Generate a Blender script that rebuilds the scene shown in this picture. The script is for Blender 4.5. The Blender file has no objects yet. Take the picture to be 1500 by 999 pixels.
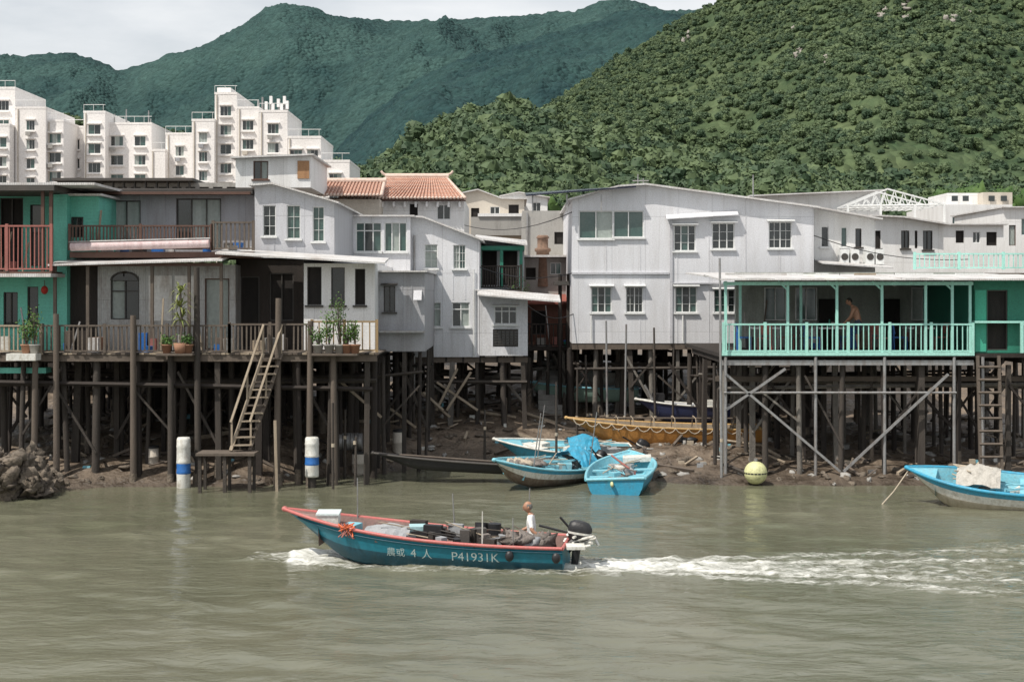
import bpy, bmesh, math, random, numpy as np
from mathutils import Vector, noise, Matrix
random.seed(7); np.random.seed(7)
R=random.uniform
K=2083.33; HY=430.0; CZ=5.6
def X(px,d): return (px-750)/K*d
def Z(py,d): return CZ-(py-HY)/K*d
scene=bpy.context.scene
# ------------------------------------------------------------ materials
MC={}
def M(name,col,rough=.75,dirt=None,amt=.35,scale=1.0,stretch=.25,bump=.15,bscale=25,corr=None,metal=0,spec=.4,var=.12,panel=None):
    if name in MC: return MC[name]
    m=bpy.data.materials.new(name); m.use_nodes=True; n=m.node_tree.nodes; l=m.node_tree.links
    b=n['Principled BSDF']; b.inputs['Roughness'].default_value=rough; b.inputs['Metallic'].default_value=metal
    b.inputs['Specular IOR Level'].default_value=spec
    tc=n.new('ShaderNodeTexCoord'); mp=n.new('ShaderNodeMapping'); mp.inputs['Scale'].default_value=(scale,scale,scale*stretch)
    l.new(tc.outputs['Object'],mp.inputs[0])
    no=n.new('ShaderNodeTexNoise'); no.inputs['Scale'].default_value=2.2; no.inputs['Detail'].default_value=9; no.inputs['Roughness'].default_value=.68
    l.new(mp.outputs[0],no.inputs['Vector'])
    rp=n.new('ShaderNodeValToRGB'); rp.color_ramp.elements[0].position=.46; rp.color_ramp.elements[1].position=.72
    l.new(no.outputs['Fac'],rp.inputs[0])
    mu=n.new('ShaderNodeMath'); mu.operation='MULTIPLY'; mu.inputs[1].default_value=amt; l.new(rp.outputs[0],mu.inputs[0])
    if dirt is None: dirt=tuple(c*.4 for c in col)
    mx=n.new('ShaderNodeMix'); mx.data_type='RGBA'; mx.inputs[6].default_value=(*col,1); mx.inputs[7].default_value=(*dirt,1)
    l.new(mu.outputs[0],mx.inputs[0])
    n2=n.new('ShaderNodeTexNoise'); n2.inputs['Scale'].default_value=bscale; n2.inputs['Detail'].default_value=6; l.new(tc.outputs['Object'],n2.inputs['Vector'])
    mr=n.new('ShaderNodeMapRange'); mr.inputs[1].default_value=.3; mr.inputs[2].default_value=.7; mr.inputs[3].default_value=1-var; mr.inputs[4].default_value=1+var; l.new(n2.outputs['Fac'],mr.inputs[0])
    m2=n.new('ShaderNodeMix'); m2.data_type='RGBA'; m2.blend_type='MULTIPLY'; m2.inputs[0].default_value=1; l.new(mx.outputs[2],m2.inputs[6]); l.new(mr.outputs[0],m2.inputs[7])
    out=m2.outputs[2]
    bp=n.new('ShaderNodeBump'); bp.inputs['Strength'].default_value=bump; bp.inputs['Distance'].default_value=.05; l.new(n2.outputs['Fac'],bp.inputs['Height'])
    last=bp
    if panel:   # sheet joints and vertical run-off streaks
        sp=n.new('ShaderNodeSeparateXYZ'); l.new(tc.outputs['Object'],sp.inputs[0]); cb=n.new('ShaderNodeCombineXYZ'); l.new(sp.outputs[0],cb.inputs[0]); l.new(sp.outputs[2],cb.inputs[1])
        bk=n.new('ShaderNodeTexBrick'); bk.offset=0.0; bk.inputs['Scale'].default_value=1; bk.inputs['Brick Width'].default_value=panel[0]; bk.inputs['Row Height'].default_value=panel[1]; bk.inputs['Mortar Size'].default_value=.010; bk.inputs['Mortar Smooth'].default_value=.3
        bk.inputs['Color1'].default_value=(1,1,1,1); bk.inputs['Color2'].default_value=(.93,.935,.94,1); bk.inputs['Mortar'].default_value=(.76,.76,.76,1); l.new(cb.outputs[0],bk.inputs['Vector'])
        m3=n.new('ShaderNodeMix'); m3.data_type='RGBA'; m3.blend_type='MULTIPLY'; m3.inputs[0].default_value=1; l.new(out,m3.inputs[6]); l.new(bk.outputs['Color'],m3.inputs[7])
        mp3=n.new('ShaderNodeMapping'); mp3.inputs['Scale'].default_value=(6,6,.35); l.new(tc.outputs['Object'],mp3.inputs[0])
        n5=n.new('ShaderNodeTexNoise'); n5.inputs['Scale'].default_value=1; n5.inputs['Detail'].default_value=6; n5.inputs['Roughness'].default_value=.6; l.new(mp3.outputs[0],n5.inputs['Vector'])
        r5=n.new('ShaderNodeMapRange'); r5.inputs[1].default_value=.56; r5.inputs[2].default_value=.78; r5.inputs[3].default_value=0; r5.inputs[4].default_value=.36; l.new(n5.outputs['Fac'],r5.inputs[0])
        m4=n.new('ShaderNodeMix'); m4.data_type='RGBA'; m4.inputs[7].default_value=(*[c*.8 for c in dirt],1); l.new(r5.outputs[0],m4.inputs[0]); l.new(m3.outputs[2],m4.inputs[6]); out=m4.outputs[2]
        b3=n.new('ShaderNodeBump'); b3.inputs['Strength'].default_value=.4; b3.inputs['Distance'].default_value=.02; l.new(bk.outputs['Fac'],b3.inputs['Height']); b3.invert=True; l.new(bp.outputs[0],b3.inputs['Normal']); last=b3
    l.new(out,b.inputs['Base Color'])
    if corr:
        w=n.new('ShaderNodeTexWave'); w.bands_direction=corr[0]; w.inputs['Scale'].default_value=corr[1]; w.inputs['Distortion'].default_value=0; l.new(tc.outputs['Object'],w.inputs['Vector'])
        b2=n.new('ShaderNodeBump'); b2.inputs['Strength'].default_value=corr[2] if len(corr)>2 else .5; b2.inputs['Distance'].default_value=.03; l.new(w.outputs['Fac'],b2.inputs['Height']); l.new(last.outputs[0],b2.inputs['Normal']); last=b2
    l.new(last.outputs[0],b.inputs['Normal'])
    MC[name]=m; return m
grey=M('grey_paint',(.53,.535,.565),.6,(.32,.30,.29),.4,.9,.18,panel=(.92,2.0))
grey2=M('grey_paint_dark',(.34,.345,.365),.6,(.17,.15,.14),.5,.9,.18,panel=(.85,1.9))
lgrey=M('light_grey_paint',(.66,.665,.69),.6,(.40,.38,.36),.38,.9,.18,panel=(1.22,2.1))
white=M('white_paint',(.77,.765,.755),.6,(.43,.40,.36),.4,.8,.2,panel=(1.5,2.3))
white2=M('tower_white',(.80,.775,.755),.8,(.58,.54,.50),.4,.15,.15,.02,4)
beige=M('beige_render',(.55,.50,.43),.85,(.3,.26,.2),.5,.5,.3)
concrete=M('concrete',(.34,.33,.31),.9,(.14,.13,.12),.6,.6,.3,.3)
tin=M('tin_sheet',(.40,.40,.39),.4,(.17,.12,.09),.7,1.3,.25,.1,12,('X',5,.3),.35,panel=(.8,1.8))
tinroof=M('tin_roof',(.62,.61,.60),.5,(.27,.20,.15),.5,.8,1,.1,12,('X',6,.4),.1)
darkroof=M('dark_roof',(.07,.065,.06),.7,(.12,.10,.09),.5,1,1)
wood=M('weathered_wood',(.13,.105,.085),.85,(.05,.042,.035),.6,2,.2,.4,40)
woodl=M('pale_wood',(.34,.28,.21),.85,(.13,.10,.07),.6,2,.2,.3,40)
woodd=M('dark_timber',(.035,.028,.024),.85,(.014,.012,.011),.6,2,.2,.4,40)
post=M('stilt_timber',(.065,.055,.047),.9,(.022,.02,.018),.8,1.5,.15,.5,30)
postg=M('stilt_concrete',(.19,.175,.155),.9,(.06,.052,.045),.85,1.2,.3,.4,20)
redwood=M('red_railing_paint',(.32,.12,.10),.6,(.14,.06,.05),.4,2)
green=M('jade_paint',(.15,.50,.40),.6,(.07,.22,.18),.45,1,.2,.1,20,('Z',3,.15))
greend=M('deep_green_paint',(.03,.19,.13),.55,(.015,.08,.06),.4,1)
seaf=M('seafoam_paint',(.36,.68,.60),.5,(.20,.34,.30),.4,2,.3)
brown=M('brown_trim',(.11,.06,.045),.6,(.05,.03,.02),.4,2)
terra=M('terracotta_tile',(.46,.25,.18),.8,(.20,.12,.09),.8,2.5,1,.3,15,var=.3)
tilew=M('tile_mortar',(.60,.48,.41),.85,(.33,.20,.15),.7,3,1)
redroof=M('red_roof',(.25,.08,.06),.8,(.12,.05,.04),.5,1,1)
metal=M('galvanised',(.34,.34,.34),.45,(.16,.11,.08),.6,3,.3,.1,20,None,.5)
black=M('black_rubber',(.02,.02,.022),.45,(.04,.04,.04),.3,3)
wframe=M('white_frame',(.68,.69,.68),.45,None,.15,3)
dframe=M('dark_frame',(.05,.045,.04),.5,None,.2,3)
glass=M('window_glass_dark',(.018,.024,.024),.08,(.05,.06,.055),.5,.8,1,.0,20,None,0,.8)
glassg=M('window_glass_green',(.04,.085,.075),.1,(.12,.16,.14),.6,.9,1,.0,20,None,0,.8)
curtain=M('curtain_behind_glass',(.40,.45,.42),.3,(.2,.24,.22),.5,3,.1,.05,10,('X',9,.6),0,.8)
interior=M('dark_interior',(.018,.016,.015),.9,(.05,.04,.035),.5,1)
blue=M('boat_blue',(.04,.29,.45),.4,(.10,.18,.22),.6,2.5,.5,.15,18)
bluel=M('boat_light_blue',(.20,.50,.60),.45,(.28,.32,.31),.6,3,1,.15,18)
teal=M('boat_teal',(.014,.18,.25),.32,(.02,.10,.14),.5,1.2,.4,.1,10)
teald=M('boat_antifoul',(.012,.075,.11),.5,(.03,.06,.06),.5,2)
pink=M('boat_red_gunwale',(.46,.13,.12),.45,(.35,.20,.17),.6,3,1)
bwhite=M('boat_white',(.66,.66,.62),.5,(.28,.23,.16),.7,3,.6,.1,20)
orangew=M('varnished_wood',(.46,.22,.06),.4,(.20,.09,.03),.6,1.5,.4,.2,25)
navy=M('boat_navy',(.03,.04,.10),.4,(.06,.06,.08),.4,2)
orange=M('orange_plastic',(.70,.16,.06),.5,None,.2)
yellow=M('buoy_yellow',(.60,.60,.32),.5,(.20,.19,.10),.6,4,1)
bluep=M('blue_plastic',(.03,.14,.42),.4,None,.3,3)
pot=M('terracotta_pot',(.30,.16,.10),.8)
rope=M('rope',(.42,.36,.28),.9,None,.4,8)
net=M('fishing_net',(.25,.22,.2),.95,(.08,.07,.06),.8,8,1,.8,60)
rockm=M('barnacled_rock',(.17,.14,.11),.95,(.045,.04,.035),.8,3,1,1,14)
boulder=M('granite_boulder',(.30,.28,.25),.95,(.13,.12,.11),.7,.5,1,.8,1.5)
skin=M('skin',(.36,.19,.12),.5,(.26,.12,.08),.3,4,1,.02)
shirt=M('white_cotton',(.72,.72,.71),.85,(.5,.5,.5),.4,6,1,.3,30)
shorts=M('dark_cloth',(.05,.06,.09),.9,None,.3,6)
hair=M('grey_hair',(.14,.13,.12),.8,(.3,.3,.3),.6,30,1)
def leafmat(name,c1,c2,rnd=.35,sc=.3):
    m=bpy.data.materials.new(name); m.use_nodes=True; n=m.node_tree.nodes; l=m.node_tree.links; b=n['Principled BSDF']
    b.inputs['Roughness'].default_value=.65; b.inputs['Specular IOR Level'].default_value=.25
    oi=n.new('ShaderNodeObjectInfo'); tc=n.new('ShaderNodeTexCoord'); no=n.new('ShaderNodeTexNoise'); no.inputs['Scale'].default_value=sc; no.inputs['Detail'].default_value=5
    l.new(tc.outputs['Object'],no.inputs['Vector'])
    ad=n.new('ShaderNodeMath'); ad.operation='MULTIPLY_ADD'; ad.inputs[1].default_value=rnd*2; l.new(oi.outputs['Random'],ad.inputs[0])
    sb=n.new('ShaderNodeMath'); sb.operation='SUBTRACT'; sb.inputs[1].default_value=rnd; l.new(no.outputs['Fac'],sb.inputs[0]); l.new(sb.outputs[0],ad.inputs[2])
    rp=n.new('ShaderNodeValToRGB'); rp.color_ramp.elements[0].position=.15; rp.color_ramp.elements[1].position=.85
    rp.color_ramp.elements[0].color=(*c1,1); rp.color_ramp.elements[1].color=(*c2,1); l.new(ad.outputs[0],rp.inputs[0]); l.new(rp.outputs[0],b.inputs['Base Color'])
    return m
leaf=leafmat('hill_foliage',(.036,.066,.034),(.105,.145,.066))
leafn=leafmat('garden_foliage',(.03,.085,.018),(.12,.20,.05),.1,6)
leaft=leafmat('town_foliage',(.025,.065,.018),(.09,.15,.04),.1,1.5)
leafy=leafmat('yucca_foliage',(.10,.15,.04),(.36,.36,.12),.1,8)
# ------------------------------------------------------------ builder
class Ob:
    def __init__(s,name): s.name=name; s.p={}
    def part(s,p):
        if p not in s.p: s.p[p]=([],[],[],[],[])
        return s.p[p]
    def f(s,p,mat,pts,sm=False):
        V,F,I,S,Ms=s.part(p)
        if mat not in Ms: Ms.append(mat)
        b=len(V); V.extend([tuple(q) for q in pts]); F.append(tuple(range(b,b+len(pts)))); I.append(Ms.index(mat)); S.append(sm)
    def mesh(s,p,mat,vs,fs,sm=False):
        V,F,I,S,Ms=s.part(p)
        if mat not in Ms: Ms.append(mat)
        b=len(V); V.extend([tuple(q) for q in vs]); k=Ms.index(mat)
        for f in fs: F.append(tuple(b+i for i in f)); I.append(k); S.append(sm)
    def hexa(s,p,mat,c):
        s.mesh(p,mat,c,[(0,3,2,1),(4,5,6,7),(0,1,5,4),(1,2,6,5),(2,3,7,6),(3,0,4,7)])
    def box(s,p,mat,x0,x1,y0,y1,z0,z1):
        s.hexa(p,mat,[(x0,y0,z0),(x1,y0,z0),(x1,y1,z0),(x0,y1,z0),(x0,y0,z1),(x1,y0,z1),(x1,y1,z1),(x0,y1,z1)])
    def cyl(s,p,mat,a,b,r0,r1=None,n=8,sm=True,caps=True):
        a=Vector(a);b=Vector(b); r1=r0 if r1 is None else r1; d=(b-a)
        if d.length<1e-6: return
        d.normalize(); u=d.orthogonal().normalized()
        if n==4:
            u=Vector((1,0,0))-d*d.x
            u=u.normalized() if u.length>.2 else d.orthogonal().normalized()
            w=d.cross(u); u,w=(u+w).normalized(),(w-u).normalized(); sm=False; r0*=1.4142; r1*=1.4142
        else: w=d.cross(u)
        vs=[];fs=[]
        for c,r in((a,r0),(b,r1)):
            for i in range(n):
                t=2*math.pi*i/n; vs.append(c+u*(r*math.cos(t))+w*(r*math.sin(t)))
        for i in range(n): fs.append((i,(i+1)%n,n+(i+1)%n,n+i))
        s.mesh(p,mat,vs,fs,sm)
        if caps: s.mesh(p,mat,vs,[tuple(range(n-1,-1,-1)),tuple(range(n,2*n))],False)
    def bar(s,p,mat,a,b,w): s.cyl(p,mat,a,b,w/2,w/2,4)
    def path(s,p,mat,pts,r,n=6):
        for a,b in zip(pts[:-1],pts[1:]): s.cyl(p,mat,a,b,r,r,n)
    def ell(s,p,mat,c,r,nu=12,nv=8,jit=0,sq=1.0,rot=None):
        if isinstance(r,(int,float)): r=(r,r,r)
        vs=[];fs=[]
        for j in range(nv+1):
            ph=math.pi*j/nv
            for i in range(nu):
                th=2*math.pi*i/nu
                d=Vector((math.sin(ph)*math.cos(th),math.sin(ph)*math.sin(th),math.cos(ph)))
                k=1+jit*noise.noise(d*2+Vector(c))*1.6
                q=Vector((d.x*r[0]*k,d.y*r[1]*k,d.z*r[2]*k))
                if rot: q=rot@q
                vs.append(q+Vector(c))
        for j in range(nv):
            for i in range(nu): fs.append((j*nu+i,(j+1)*nu+i,(j+1)*nu+(i+1)%nu,j*nu+(i+1)%nu))
        s.mesh(p,mat,vs,fs,True)
    def lathe(s,p,mat,c,prof,n=16):
        vs=[];fs=[]
        for r,z in prof:
            for i in range(n): t=2*math.pi*i/n; vs.append((c[0]+r*math.cos(t),c[1]+r*math.sin(t),c[2]+z))
        for j in range(len(prof)-1):
            for i in range(n): fs.append((j*n+i,j*n+(i+1)%n,(j+1)*n+(i+1)%n,(j+1)*n+i))
        s.mesh(p,mat,vs,fs,True)
    def done(s):
        multi=len(s.p)>1; par=None
        if multi:
            par=bpy.data.objects.new(s.name,None); scene.collection.objects.link(par); par.empty_display_size=.1
        for p,(V,F,I,S,Ms) in s.p.items():
            me=bpy.data.meshes.new(p); me.from_pydata(V,[],F)
            for m in Ms: me.materials.append(m)
            me.polygons.foreach_set('material_index',I); me.polygons.foreach_set('use_smooth',S)
            if any(S):
                bm=bmesh.new(); bm.from_mesh(me)
                vv=list({v for f in bm.faces if f.smooth for v in f.verts})
                bmesh.ops.remove_doubles(bm,verts=vv,dist=1e-5); bm.to_mesh(me); bm.free()
            me.update()
            ob=bpy.data.objects.new(p if multi else s.name,me); scene.collection.objects.link(ob)
            if par: ob.parent=par
        return par
class Fr:   # vertical wall plane through two plan points
    def __init__(s,px0,d0,px1=None,d1=None):
        if px1 is None: px1,d1=px0+100,d0
        a=Vector((X(px0,d0),d0)); b=Vector((X(px1,d1),d1)); s.o=a; s.u=(b-a).normalized(); s.n=Vector((s.u.y,-s.u.x))
    def s_(s,px):
        k=(px-750)/K; return (k*s.o.y-s.o.x)/(s.u.x-k*s.u.y)
    def d(s,px): return s.o.y+s.s_(px)*s.u.y
    def z(s,px,py): return Z(py,s.d(px))
    def w(s,S,out,z):
        q=s.o+s.u*S+s.n*out; return (q.x,q.y,z)
    def p(s,px,py,out=0): return s.w(s.s_(px),out,s.z(px,py))
def fbox(o,p,mat,F,s0,s1,o0,o1,z0,z1):
    o.hexa(p,mat,[F.w(s0,o1,z0),F.w(s1,o1,z0),F.w(s1,o0,z0),F.w(s0,o0,z0),F.w(s0,o1,z1),F.w(s1,o1,z1),F.w(s1,o0,z1),F.w(s0,o0,z1)])
def pbox(o,p,mat,F,px0,py0,px1,py1,o0=-.1,o1=0):
    fbox(o,p,mat,F,F.s_(px0),F.s_(px1),o0,o1,F.z(px0,py1),F.z(px0,py0))
def window(o,F,s0,s1,z0,z1,st):
    fm={'w':wframe,'g':wframe,'c':wframe,'d':dframe,'b':brown,'k':dframe,'s':seaf,'D':dframe}[st[0]]
    n=int(st[1]) if len(st)>1 else 2
    gm={'w':[glass,glass,glassg],'g':[glassg,glass,glass,curtain],'c':[curtain,glassg],'d':[glass],'b':[glass,curtain],'k':[interior],'s':[glass],'D':[glass,curtain]}[st[0]]
    t=.035 if s1-s0>.5 else .026; T=-.1
    for i in range(n):
        a=s0+(s1-s0)*i/n; b=s0+(s1-s0)*(i+1)/n
        o.f('windows',random.choice(gm),[F.w(a,T+R(0,.004),z0),F.w(b,T,z0),F.w(b,T,z1),F.w(a,T,z1)])
        if i: fbox(o,'windows',fm,F,a-t/2,a+t/2,T+.006,-.045,z0+t,z1-t)
        if 'x' in st:
            h=(z1-z0)
            for q in (.33,.66): fbox(o,'windows',fm,F,a+t,b-t,T+.008,-.06,z0+h*q-.006,z0+h*q+.006)
            if n<3: m=(a+b)/2; fbox(o,'windows',fm,F,m-.006,m+.006,T+.01,-.062,z0+t,z1-t)
    fbox(o,'windows',fm,F,s0,s0+t,T+.005,-.03,z0,z1); fbox(o,'windows',fm,F,s1-t,s1,T+.005,-.03,z0,z1)
    fbox(o,'windows',fm,F,s0+t,s1-t,T+.005,-.032,z0,z0+t); fbox(o,'windows',fm,F,s0+t,s1-t,T+.005,-.032,z1-t,z1)
    if 't' in st: fbox(o,'windows',fm,F,s0+t,s1-t,T+.007,-.035,z0+(z1-z0)*.7,z0+(z1-z0)*.7+t)
    if 'n' not in st:
        fbox(o,'windows',fm,F,s0-.06,s1+.06,.003,.09,z0-.06,z0-.003)
        if 'h' in st:
            h=[F.w(s0-.08,.002,z1+.06),F.w(s1+.08,.002,z1+.06),F.w(s1+.08,.22,z1+.01),F.w(s0-.08,.22,z1+.01)]
            o.hexa('windows',fm,h+[(x,y,z+.025) for x,y,z in h])
def house(o,F,px0,px1,pyt,pyb,D,mat,wins=[],top=None,roof=None,oh=.25,rt=.07,seams=0,sidemat=None,ohs=.15):
    s0,s1=F.s_(px0),F.s_(px1); z0=F.z(px0,pyb); z1=F.z(px0,pyt)
    H=[(F.s_(a),F.s_(c),F.z(a,d),F.z(a,b),st) for a,b,c,d,st in wins]
    ss=sorted({s0,s1,*[h[0] for h in H],*[h[1] for h in H]}); zs=sorted({z0,z1,*[h[2] for h in H],*[h[3] for h in H]})
    for i in range(len(ss)-1):
        for j in range(len(zs)-1):
            cs,cz=(ss[i]+ss[i+1])/2,(zs[j]+zs[j+1])/2
            if any(h[0]<cs<h[1] and h[2]<cz<h[3] for h in H): continue
            o.f('walls',mat,[F.w(ss[i],0,zs[j]),F.w(ss[i+1],0,zs[j]),F.w(ss[i+1],0,zs[j+1]),F.w(ss[i],0,zs[j+1])])
    for a,b,c,d,st in H:
        T=-.12
        o.f('walls',mat,[F.w(a,0,c),F.w(a,T,c),F.w(a,T,d),F.w(a,0,d)]); o.f('walls',mat,[F.w(b,0,c),F.w(b,T,c),F.w(b,T,d),F.w(b,0,d)])
        o.f('walls',mat,[F.w(a,0,c),F.w(b,0,c),F.w(b,T,c),F.w(a,T,c)]); o.f('walls',mat,[F.w(a,0,d),F.w(b,0,d),F.w(b,T,d),F.w(a,T,d)])
        window(o,F,a,b,c,d,st)
    sm=sidemat or mat
    fbox(o,'walls',sm,F,s0,s1,-D,-.125,z0,z1)
    for a in(s0,s1): o.f('walls',sm,[F.w(a,0,z0),F.w(a,-.125,z0),F.w(a,-.125,z1),F.w(a,0,z1)])
    o.f('walls',sm,[F.w(s0,0,z0),F.w(s1,0,z0),F.w(s1,-.125,z0),F.w(s0,-.125,z0)])
    pts=[(s0,z1),(s1,z1)]
    if top:
        pts=[(F.s_(a),F.z(a,b)) for a,b in top]
        poly=[(s1,z1+.001),(s0,z1+.001)]+pts
        fr=[F.w(a,0,b) for a,b in poly]; bk=[F.w(a,-D,b) for a,b in poly]
        o.f('walls',mat,fr); o.f('walls',sm,bk[::-1])
        n=len(fr)
        for i in range(n): o.f('walls',sm,[fr[i],fr[(i+1)%n],bk[(i+1)%n],bk[i]])
    else: o.f('walls',sm,[F.w(s0,0,z1),F.w(s1,0,z1),F.w(s1,-.125,z1),F.w(s0,-.125,z1)])
    if roof:
        for i in range(len(pts)-1):
            (a,b),(c,d)=pts[i],pts[i+1]
            sl=(d-b)/(c-a)
            if i==0: a-=ohs; b-=ohs*sl
            if i==len(pts)-2: c+=ohs; d+=ohs*sl
            e=.006
            o.hexa('roof',roof,[F.w(a,oh,b+e),F.w(c,oh,d+e),F.w(c,-D-oh,d+e),F.w(a,-D-oh,b+e),F.w(a,oh,b+rt),F.w(c,oh,d+rt),F.w(c,-D-oh,d+rt),F.w(a,-D-oh,b+rt)])
    for i in range(seams):
        a=s0+(s1-s0)*(i+1)/(seams+1)+R(-.05,.05)
        cuts=sorted([(h[2]-.1,h[3]+.1) for h in H if h[0]-.06<a<h[1]+.06]); z=z0
        for c0,c1 in cuts+[(z1,z1)]:
            if c0>z: fbox(o,'cover_strips',mat,F,a-.02,a+.02,.002,.012,z,c0)
            z=max(z,c1)
def rail(o,F,px0,px1,pt,pb,mat,step=.11,out=0,w=.03,post_=1.6,part='railing'):
    s0,s1=F.s_(px0),F.s_(px1); zt=F.z(px0,pt); zb=F.z(px0,pb)
    fbox(o,part,mat,F,s0,s1,out-.05,out+.03,zt-.05,zt); fbox(o,part,mat,F,s0,s1,out-.035,out+.015,zb+.04,zb+.08)
    n=max(1,int((s1-s0)/step))
    for i in range(n+1):
        a=s0+(s1-s0)*i/n+R(-.008,.008); l=R(-.008,.008)
        if R(0,1)<.015: continue
        o.hexa(part,mat,[F.w(a-w/2,out+.01,zb+.081),F.w(a+w/2,out+.01,zb+.081),F.w(a+w/2,out-.015,zb+.081),F.w(a-w/2,out-.015,zb+.081),F.w(a-w/2+l,out+.01,zt-.051),F.w(a+w/2+l,out+.01,zt-.051),F.w(a+w/2+l,out-.015,zt-.051),F.w(a-w/2+l,out-.015,zt-.051)])
    n=max(1,int((s1-s0)/post_))
    for i in range(n+1):
        a=s0+(s1-s0)*i/n; fbox(o,part,mat,F,a-.04,a+.04,out-.052,out+.033,zb,zt+.04)
def slab(o,p,mat,F,a,b,y0,o0,y1,o1,t=.06,y0b=None,y1b=None):
    q=[F.w(F.s_(a),o0,F.z(a,y0)),F.w(F.s_(b),o0,F.z(b,y0b or y0)),F.w(F.s_(b),o1,F.z(b,y1b or y1)),F.w(F.s_(a),o1,F.z(a,y1))]
    o.hexa(p,mat,q+[(x,y,z+t) for x,y,z in q])
def lerp_pts(P,x):
    if x<=P[0][0]: return P[0][1]
    for (a,b),(c,d) in zip(P[:-1],P[1:]):
        if x<=c:
            t=(x-a)/(c-a); return b+(d-b)*t
    return P[-1][1]
SH=[(-30,41.0),(-8,41.2),(-6.8,42.0),(-5.8,43.0),(-4.8,43.9),(-3.5,45.2),(-2,46.4),(0.5,47.0),(1.5,46.8),(2.5,45.8),(3.3,44.4),(4.2,42.8),(5.2,41.6),(30,41.2)]
RT=[(-9,5.5),(-6,4.4),(0.6,4.6),(3,13),(30,12)]
def shore(x):
    return lerp_pts(SH,x)+.7*noise.noise(Vector((max(-40,min(40,x))*.6,3,0)))
def gz(x,y):
    t=y-shore(x)
    if t<0: return max(-1.6,t*.22)
    h=.10*min(1,t/.5)+1.6*(1-math.exp(-t/lerp_pts(RT,x))) + .18*noise.fractal(Vector((x*.6,y*.6,0)),1,2,5)*min(1,t/1.5)
    h+=.07*noise.noise(Vector((x*2.5,y*2.5,5)))*min(1,t)
    if y>58: h+=(2.6-h)*min(1,(y-58)/6)
    return h
def stilts(o,x0,x1,y0,y1,zt,dx=1.3,dy=1.6,r=.08,mats=(post,),brace=.4,lean=.12,part='stilts'):
    nx=max(1,round((x1-x0)/dx)); ny=max(1,round((y1-y0)/dy))
    for j in range(ny+1):
        for i in range(nx+1):
            x=x0+(x1-x0)*i/nx+R(-.18,.18); y=y0+(y1-y0)*j/ny+(R(-.15,.15) if j else R(0,.1)); q=r*R(.65,1.3); m=random.choice(mats)
            g=gz(x,y)-.4
            o.cyl(part,m,(x+R(-lean,lean),y+R(-lean,lean),g),(x,y,zt),q*1.1,q,7 if random.random()<.7 else 4)
            if random.random()<.3: o.cyl(part,rockm,(x,y,g),(x,y,g+.4+R(.3,.7)),q*1.5,q*1.2,7)
            if random.random()<brace:
                o.bar(part,m,(x,y-.1,R(.9,1.8)+max(0,g)),(x+dx*random.choice((-1,1)),y-.1,zt-R(.1,.9)),R(.05,.09))
        if random.random()<.8: a=R(-.15,.15); zz=y0+(y1-y0)*j/ny-.08; o.bar(part,random.choice(mats),(x0,zz,zt-.7+a),(x1,zz,zt-.7-a),R(.06,.1))
def joists(o,x0,x1,y0,y1,z,mat=woodd,st=.6):
    x=x0
    while x<x1: o.box('joists',mat,x,x+.07,y0,y1,z-.18,z-.003); x+=st
def clutter(o,F,px0,px1,z,out0,out1,n,hmax=.6):
    for _ in range(n):
        s=R(F.s_(px0),F.s_(px1)); q=R(out0,out1); k=random.random(); h=R(.15,hmax)
        if k<.45: w=R(.15,.4); fbox(o,'clutter',random.choice((wood,woodl,bwhite,bluep,concrete,darkroof,redwood,tinroof)),F,s,s+w,q-R(.15,.3),q,z+.003,z+h)
        elif k<.75: c=F.w(s,q,z); o.cyl('clutter',random.choice((bwhite,bluep,pot,black,greend,concrete)),(c[0],c[1],z+.003),(c[0],c[1],z+h*.7),.13,.16,10)
        else: a=F.w(s,q,z+.003); b=F.w(s+R(-.25,.25),q-.1,z+R(.8,1.6)); o.bar('clutter',random.choice((wood,woodl,metal)),a,b,R(.03,.05))
# ------------------------------------------------------------ terrain
def grid(name,xs,ys,zf,mat,attr=None):
    nx,ny=len(xs),len(ys); V=[];A=[]
    for y in ys:
        for x in xs:
            V.append((x,y,zf(x,y)))
            if attr: A.append(attr(x,y))
    F=[(j*nx+i,j*nx+i+1,(j+1)*nx+i+1,(j+1)*nx+i) for j in range(ny-1) for i in range(nx-1)]
    me=bpy.data.meshes.new(name); me.from_pydata(V,[],F); me.polygons.foreach_set('use_smooth',[True]*len(F)); me.materials.append(mat)
    if attr: a=me.attributes.new('foam','FLOAT','POINT'); a.data.foreach_set('value',A)
    ob=bpy.data.objects.new(name,me); scene.collection.objects.link(ob); return ob
def ar(*seg):
    out=[]
    for a,b,n in seg: out+=[float(q) for q in np.linspace(a,b,n,endpoint=False)]
    return out+[float(seg[-1][1])]
mud=bpy.data.materials.new('mud'); mud.use_nodes=True
n=mud.node_tree.nodes; l=mud.node_tree.links; b=n['Principled BSDF']
geo=n.new('ShaderNodeNewGeometry'); sx=n.new('ShaderNodeSeparateXYZ'); l.new(geo.outputs['Position'],sx.inputs[0])
na=n.new('ShaderNodeTexNoise'); na.inputs['Scale'].default_value=1.3; na.inputs['Detail'].default_value=10; na.inputs['Roughness'].default_value=.7; l.new(geo.outputs['Position'],na.inputs['Vector'])
rp=n.new('ShaderNodeValToRGB'); e=rp.color_ramp.elements; e[0].position=.3; e[0].color=(.04,.03,.023,1); e[1].position=.75; e[1].color=(.26,.20,.145,1); l.new(na.outputs['Fac'],rp.inputs[0])
wet=n.new('ShaderNodeMapRange'); wet.inputs[1].default_value=.05; wet.inputs[2].default_value=.5; wet.inputs[3].default_value=.5; wet.inputs[4].default_value=1; l.new(sx.outputs[2],wet.inputs[0])
mm=n.new('ShaderNodeMix'); mm.data_type='RGBA'; mm.blend_type='MULTIPLY'; mm.inputs[0].default_value=1; l.new(rp.outputs[0],mm.inputs[6]); l.new(wet.outputs[0],mm.inputs[7])
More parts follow.
